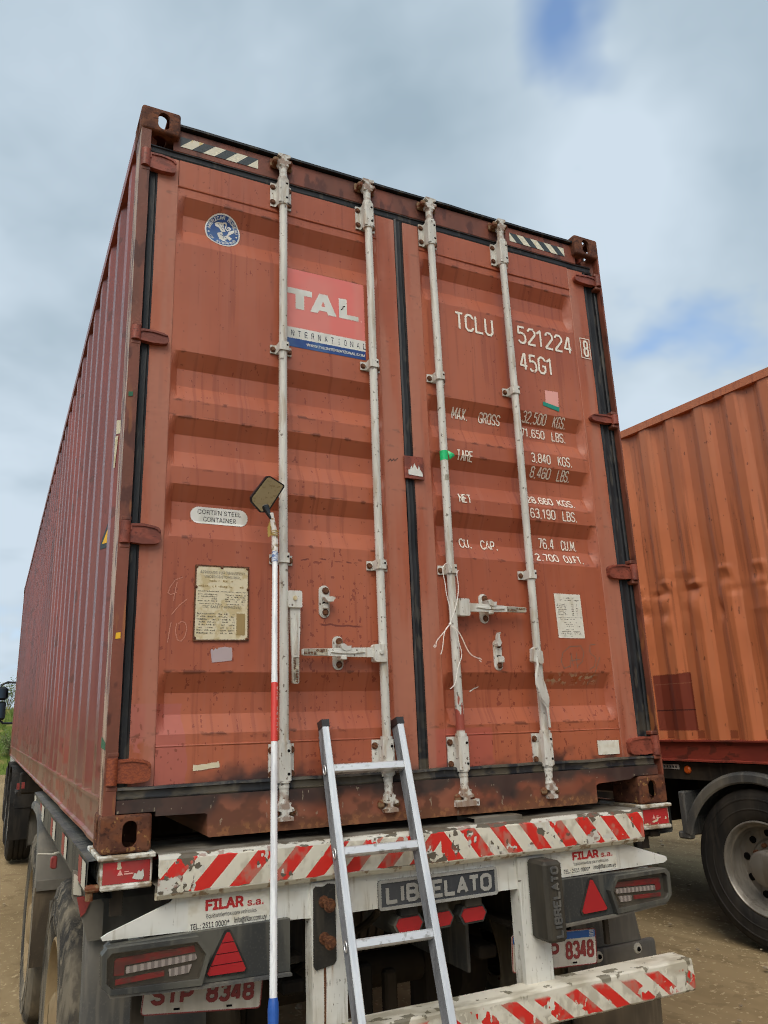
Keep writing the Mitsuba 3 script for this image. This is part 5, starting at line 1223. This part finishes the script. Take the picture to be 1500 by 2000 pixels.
left_ = [(.002, RD)] + [q for b in bs for q in ((.0, b + .0036), (.0, b + .0006), (.0048, b), (.0048, b - .0040))] + [(.0, .005), (.0, .003)]
right_ = [(RWd - a, b) for a, b in left_]
mat('aluminium_ribbed', lambda p, n, uv: mix(srgb(142, 145, 150), srgb(118, 120, 124), sm(.4, .7, fbm(p.x * 40, p.y * 40, p.z * 4, 3))), rough=.5, metal=.5)  # same aluminium, coloured darker for the dim reflection on the rail sides
for k, a0 in enumerate((0, .305)):
    G = lambda line: grid(np.array([[LP(a0 + a, b, t) for a, b in line] for t in np.linspace(Ltop, Lbot, 16)]))
    rl = obj('rail', [G([(.0, .003), (.003, 0), (RWd - .003, 0), (RWd, .003)]), G([(.002, RD), (RWd - .002, RD)])], 'aluminium', ld, smooth=False)
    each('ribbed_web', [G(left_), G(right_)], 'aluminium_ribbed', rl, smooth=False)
    c0 = np.array([LP(a0 + a, b, Ltop + .001) for a, b in ((-.0015, -.0015), (RWd + .0015, -.0015), (RWd + .0015, RD + .0015), (-.0015, RD + .0015))])
    c1 = c0 - d_ * .018 * np.array([.8, .8, 1, 1])[:, None]; c2 = c0 + d_ * .012
    obj('end_cap', trimesh.convex.convex_hull(np.vstack([c1, c2])), 'cap_plastic', ld)
    obj('foot', trimesh.convex.convex_hull(np.array([LP(a0 + a, b, t) for a in (-.003, RWd + .003) for b in (-.003, RD + .003) for t in (Lbot - .05, Lbot + .012)])), 'cap_plastic', ld)
for i in range(6):
    t = .0 + .28 * i
    pr = [(.006, -.012), (.010, -.016), (.036, -.016), (.042, -.010), (.040, .010), (.034, .016), (.012, .014), (.006, .009)]
    P = np.array([[LP(a, b, t + q) for b, q in pr + pr[:1]] for a in (RWd - .002, .155, .307)])
    obj('rung', grid(P), 'aluminium_rung', ld, smooth=20)
    for a0, s in ((-.001, 1), (.305 + RWd + .001, -1)):
        ring = [(LP(a0 - s * .002, .024 + .012 * math.cos(g), t + .016 * math.sin(g))) for g in np.linspace(0, 2 * np.pi, 20)]
        obj('rung_end', [tube(ring, .0024, 6, caps=False)], 'aluminium_rung', ld)

# ------------------------------------------------------------------ inspection mirror on a long pole
pm = thing('inspection_mirror', 'small square mirror on a long white pole leaning against the left door', 'inspection mirror')
mat('pole_white', lambda p, n, uv: mix(srgb(226, 228, 230), srgb(206, 208, 212), sm(.45, .7, fbm(p.x * 90, p.y * 60, p.z * 4, 3))), rough=.3, spec=.5)
mat('pole_red', srgb(206, 62, 54), rough=.35)
mat('pole_blue', srgb(34, 82, 160), rough=.4)
mat('wrap_tape', lambda p, n, uv: mix(srgb(214, 210, 204), srgb(150, 130, 104), sm(.52, .66, fbm(p.x * 80, p.y * 80, p.z * 60, 3))), rough=.6)
mat('wrap_blue', lambda p, n, uv: mix(srgb(96, 120, 166), srgb(190, 196, 206), sm(.45, .6, fbm(p.x * 120, p.y * 80, p.z * 120, 3))), rough=.6)
mat('wire_yellow', srgb(176, 150, 80), rough=.5)
p0 = C(.5662, -.045, 1.0357); dp = C(-.09374, -.265, -1.35536)
PP = lambda t: p0 + dp * t
each('pole', [tube([PP(.02), PP(.36)], .0105, 16), tube([PP(.36), PP(1.05)], .0112, 16)], 'pole_white', pm, smooth=50)
obj('pole_sleeve', tube([PP(.378), PP(.521)], .0119, 20), 'pole_red', pm, smooth=50, label='red sleeve with white lettering')
lets = []
dn_ = dp / np.linalg.norm(dp)
side = np.cross(dn_, [0, -1, 0]); side /= np.linalg.norm(side)
if side[0] < 0: side = -side
fr = np.cross(side, dn_)
if fr[1] > 0: fr = -fr
for k, c in enumerate('LAVADO IMO'):
    if c == ' ': continue
    m = flattext(c, -.006, .006, -.007, .007, flat(0), 0, True)
    cpt = PP(.505 - .0125 * k)
    al, ac = m.vertices[:, 0], m.vertices[:, 2]            # reads upwards
    th = .95 + (-ac) / .0122
    lets.append(trimesh.Trimesh(cpt - dn_ * al[:, None] + .0124 * (np.sin(th)[:, None] * side + np.cos(th)[:, None] * fr), m.faces, process=False))
obj('sleeve_lettering', lets, 'decal_white', pm)
obj('grip', tube([PP(1.045), PP(1.055), PP(1.07), PP(1.10), PP(1.30)], [.0125, .0155, .0165, .0150, .0150], 18), 'pole_blue', pm, smooth=50)
obj('pole_tail', tube([PP(1.30), PP(1.655)], .0112, 14), 'pole_white', pm)
obj('tape_wrap', [tube([C(.548, -.055, 1.158), C(.556, -.052, 1.115), C(.564, -.048, 1.08), PP(-.005), PP(.02)], [.008, .010, .0115, .0125, .0120], 14)], 'wrap_tape', pm, smooth=50)
obj('tape_wrap', tube([PP(.022), PP(.05)], .0122, 14), 'wrap_blue', pm)
each('wire_tie', [tube([C(.564, -.048, 1.075 + .004 * k) + .0135 * C(math.cos(a), math.sin(a), .3 * math.sin(a + k)) for a in np.linspace(0, 2 * np.pi, 16)], .0014, 6) for k in range(4)], 'wire_yellow', pm)
obj('tape_end', trimesh.Trimesh([[.545, -.05, 1.13], [.533, -.055, 1.10], [.536, -.052, 1.062], [.548, -.05, 1.07]], [[0, 1, 2], [0, 2, 3]], process=False), 'wire_yellow', pm)
# mirror head
mp = [(.532, 1.293), (.590, 1.266), (.538, 1.164), (.512, 1.161), (.474, 1.194), (.470, 1.209), (.520, 1.290)]
mc = np.mean(mp, 0)
mpoly = Polygon(mp).buffer(.004).buffer(-.008).buffer(.006, quad_segs=6)
tilt = math.radians(21)       # face leans down towards the ground
def mtr(m):
    v = np.array(m.vertices); y = v[:, 1]; z = v[:, 2] - mc[1]
    m.vertices = np.c_[v[:, 0], -.062 + y * math.cos(tilt) - z * math.sin(tilt), mc[1] + y * math.sin(tilt) + z * math.cos(tilt)]
    return m
mh = obj('mirror_head', mtr(plate(mpoly.buffer(.003), .0, .014)), 'mirror_shell', pm)
obj('mirror_rim', mtr(plate(mpoly.buffer(.002).difference(mpoly.buffer(-.0022)), -.004, .0)), 'mirror_shell', mh)
mat('hand_mirror_glass', lambda p, n, uv: mix(srgb(214, 212, 202), srgb(160, 146, 116), .5 * sm(.55, .75, fbm(p.x * 120, p.y * 120, p.z * 120, 4))), rough=.06, metal=1.0)
obj('mirror_glass', mtr(decal(mpoly.buffer(-.0020), flat(-.0008), 0, .3)), 'hand_mirror_glass', mh)
obj('mirror_stem', tube([C(.528, -.040, 1.185), C(.536, -.046, 1.165), C(.546, -.054, 1.14), C(.552, -.056, 1.13)], [.016, .011, .007, .005], 12), 'mirror_shell', mh)

# ------------------------------------------------------------------ string tied round the third bar
mat('string_white', srgb(232, 228, 222), rough=.8)
st = [[(1.352, .999), (1.331, 1.017), (1.313, 1.004), (1.312, .939), (1.317, .884), (1.327, .839), (1.331, .785), (1.328, .765)], [(1.386, .99), (1.377, .978), (1.377, .943), (1.369, .868), (1.352, .818), (1.336, .785), (1.328, .76)],
      [(1.328, .76), (1.307, .74), (1.274, .708), (1.254, .681), (1.256, .67)], [(1.326, .758), (1.298, .726), (1.287, .682), (1.274, .638)],
      [(1.331, .756), (1.358, .723), (1.366, .679), (1.373, .639), (1.351, .586), (1.339, .538), (1.309, .502)], [(1.334, .756), (1.374, .719), (1.401, .661), (1.42, .637), (1.446, .626), (1.459, .622)]]
ms = []
for q, line in enumerate(st):
    pts = [(x, -.0275 - .006 * math.sin(3.0 * j / len(line)), z) for j, (x, z) in enumerate(line)]
    ms.append(tube(pts, .0017, 7, smooth_pts=40))
ms.append(trimesh.creation.icosphere(2, .006).apply_translation([1.329, -.028, .762]))
for e in ((1.255, .672), (1.250, .676), (1.459, .618), (1.462, .626)):
    ms.append(tube([(e[0], -.0275, e[1]), (e[0] + (-.006 if e[0] < 1.3 else .010), -.028, e[1] - .008)], .0016, 5))
k_ = obj('string', ms, 'string_white', smooth=50)
note(k_, 'white string knotted round the third locking bar with loose ends', 'string')

# ------------------------------------------------------------------ ground, bank and hills
def ground_col(p, n, uv):
    c = mix(srgb(138, 120, 91), srgb(126, 109, 81), sm(.35, .65, fbm(p.x * .35, p.y * .35, 1.0, 4)))
    a = math.radians(8)
    u = p.x * math.cos(a) + p.y * math.sin(a); v = -p.x * math.sin(a) + p.y * math.cos(a)
    c = mix(c, srgb(102, 86, 61), .6 * sm(.48, .72, fbm(u * 2.8, v * .35, 3.0, 4)))
    c = mix(c, srgb(148, 130, 100), .5 * sm(.55, .8, fbm(u * 5.0 + 7, v * .7, 5.0, 3)))
    c = mix(c, srgb(108, 92, 68), .4 * sm(.58, .72, fbm(p.x * 9, p.y * 9, 2.0, 4)))
    return mix(c, srgb(186, 168, 138), .5 * sm(.72, .80, fbm(p.x * 42, p.y * 42, 4.0, 2)))
mat('dirt', ground_col, rough=.95, spec=.1, bump=lambda p, n, uv: fbm(p.x * 18, p.y * 18, 2.0, 3) + .35 * fbm(p.x * 60, p.y * 60, 5.0, 2), scale=.02)
ax = np.unique(np.r_[np.linspace(-400, 400, 41), np.linspace(-14, 20, 120)]); ay = np.unique(np.r_[np.linspace(-400, 600, 51), np.linspace(-10, 32, 140)])
X, Y = np.meshgrid(ax, ay, indexing='ij')
near = np.exp(-((X - 3) ** 2 + (Y - 5) ** 2) / 22 ** 2)
Zg = (meshkit.fbm(np.stack([X * .5, Y * .18, 0 * X], -1), 3, 3) - .5) * .05 * near - .004
k_ = obj('ground', grid(np.stack([X, Y, Zg - .012], -1)), 'dirt', smooth=True, raw=True); note(k_, 'tan dirt yard with wheel tracks', kind='structure')
rg = np.random.default_rng(17)
st_ = []
for _ in range(700):
    x, y = (rg.uniform(2.6, 9), rg.uniform(-1.5, 9)) if rg.random() < .6 else (rg.uniform(-4, 2.5), rg.uniform(-1.5, 24))
    r = rg.gamma(2.0, .0042) + .003
    m = trimesh.creation.icosphere(0, r); m.apply_scale([rg.uniform(.7, 1.5), rg.uniform(.7, 1.3), rg.uniform(.4, .8)]); m.apply_translation([x, y, r * .2 + .002]); st_.append(m)
mat('pebble', lambda p, n, uv: mix(srgb(168, 152, 128), srgb(112, 98, 80), noise(p.x * 14, p.y * 14, 1.0)), rough=.9)
k_ = obj('pebbles', st_, 'pebble', raw=True, smooth=40); note(k_, 'small pale stones strewn on the dirt', 'gravel', kind='stuff')
def bank_h(x, y):
    e = np.clip((y - 33.0 + 2.0 * np.sin(x * .11) + 1.2 * np.sin(x * .31 + 1)) / 7.0, 0, 1)
    return e * e * (3 - 2 * e) * (2.35 + .9 * np.sin(x * .05 + .6) + .8 * (meshkit.fbm(np.stack([x * .25, y * .25, 0 * x], -1), 3, 8) - .5)) - .25
X, Y = np.meshgrid(np.linspace(-60, 70, 131), np.linspace(28, 75, 60), indexing='ij')
mat('bank_grass', lambda p, n, uv: mix(mix(srgb(92, 106, 50), srgb(70, 90, 42), sm(.35, .65, fbm(p.x * .8, p.y * .8, p.z * .8, 4))), srgb(132, 122, 76), .7 * sm(.52, .68, fbm(p.x * 2.5, p.y * 2.5, p.z * 2, 4))), rough=.95, spec=.1)
k_ = obj('grass_bank', grid(np.stack([X, Y, bank_h(X, Y)], -1)), 'bank_grass', smooth=True, raw=True); note(k_, 'green grassy bank beyond the dirt yard', kind='structure')
rg = np.random.default_rng(11)
N = 26000
bx_ = np.r_[rg.uniform(-30, 40, N // 2), rg.uniform(-6, 8, N // 2)]; by_ = rg.uniform(31, 48, N); bz_ = bank_h(bx_, by_)
ok = bz_ > .02
bx_, by_, bz_ = bx_[ok], by_[ok], bz_[ok]; n_ = len(bx_)
hh = rg.uniform(.10, .34, n_); an = rg.uniform(0, 2 * np.pi, n_); le = rg.normal(0, .5, n_)
w_ = .02
base = np.c_[bx_, by_, bz_ - .02]; sx_ = np.c_[np.cos(an), np.sin(an), 0 * an] * w_
tip = base + np.c_[-np.sin(an) * le * hh, np.cos(an) * le * hh, hh]
vv = np.stack([base - sx_, base + sx_, tip], 1).reshape(-1, 3)
mat('grass_blade', lambda p, n, uv: mix(mix(srgb(104, 124, 58), srgb(74, 98, 42), noise(p.x * 3, p.y * 3, 1.0)), srgb(156, 146, 92), sm(.55, .75, fbm(p.x * .9, p.y * .9, 2.0, 3))), rough=.8, spec=.2)
k_ = obj('grass', trimesh.Trimesh(vv, np.arange(len(vv)).reshape(-1, 3), process=False), 'grass_blade', raw=True, smooth=False); note(k_, 'tufts of green and straw coloured grass on the bank', 'grass', kind='stuff')
X, Y = np.meshgrid(np.linspace(-500, 500, 120), np.linspace(160, 420, 50), indexing='ij')
Zh = np.clip((Y - 160) / 120, 0, 1) * (6 + 5 * meshkit.fbm(np.stack([X * .01, Y * .01, 0 * X], -1), 4, 2)) - .3
mat('far_hill', lambda p, n, uv: mix(srgb(112, 118, 104), srgb(88, 98, 84), sm(.35, .65, fbm(p.x * .06, p.y * .03, 1.0, 4))), rough=1.0, spec=.05)
k_ = obj('hill', grid(np.stack([X, Y, Zh], -1)), 'far_hill', smooth=True, raw=True); note(k_, 'low grey-green hill on the horizon', kind='structure')

# shrubs on the bank
mat('shrub_leaf', lambda p, n, uv: mix(srgb(128, 140, 96), srgb(84, 104, 58), noise(p.x * 9, p.y * 9, p.z * 9)), rough=.7, spec=.2)
mat('twig', srgb(128, 116, 98), rough=.9)
def shrub(x, y, h, r, leaves, label, seed):
    rg = np.random.default_rng(seed)
    z0 = float(bank_h(np.array(x), np.array(y))) if y > 30 else 0.0
    s = thing('shrub', label, 'shrub', 'shrubs on the bank')
    tw, tips = [], []
    for k in range(12 if leaves else 20):
        a = rg.uniform(0, 2 * np.pi); q = C(x, y, z0 - .05); e = q + C(math.cos(a) * r * rg.uniform(.2, 1), math.sin(a) * r * rg.uniform(.2, 1), h * rg.uniform(.6, 1))
        m_ = (q + e) / 2 + rg.normal(0, .08 * h, 3)
        tw.append(tube([q, m_, e], [.018, .010, .004], 5, caps=False))
        for j in range(6):
            t = rg.uniform(.35, 1); b = q * (1 - t) ** 2 + 2 * t * (1 - t) * m_ + e * t * t; f = b + rg.normal(0, .14 * h, 3) + C(0, 0, .12 * h)
            tw.append(tube([b, f], [.006, .002], 4, caps=False)); tips += [b, f, (b + f) / 2]
    obj('stem', tw, 'twig', s, raw=True)
    if leaves:
        tips = np.array(tips); n = leaves
        c = tips[rg.integers(0, len(tips), n)] + rg.normal(0, .07 * h, (n, 3)); a, b = rg.normal(size=(n, 3)), rg.normal(size=(n, 3))
        a /= np.linalg.norm(a, axis=1, keepdims=True); b -= a * (a * b).sum(1, keepdims=True); b /= np.linalg.norm(b, axis=1, keepdims=True)
        s1, s2 = .05, .022
        v = np.stack([c - a * s1, c - b * s2, c + a * s1, c + b * s2], 1).reshape(-1, 3); i = np.arange(n)[:, None] * 4
        obj('foliage', trimesh.Trimesh(v, np.vstack([i + [0, 1, 2], i + [0, 2, 3]]), process=False), 'shrub_leaf', s, raw=True, smooth=False)
shrub(.62, 34.2, 1.1, .6, 900, 'pale leafy shrub beside the far end of the brown-red container', 1)
shrub(.30, 39.5, 1.5, .6, 700, 'small dark green shrub seen just below the wing mirror', 2)
shrub(-1.2, 37.5, 1.2, .9, 1400, 'low green shrub at the left edge of the photo', 3)
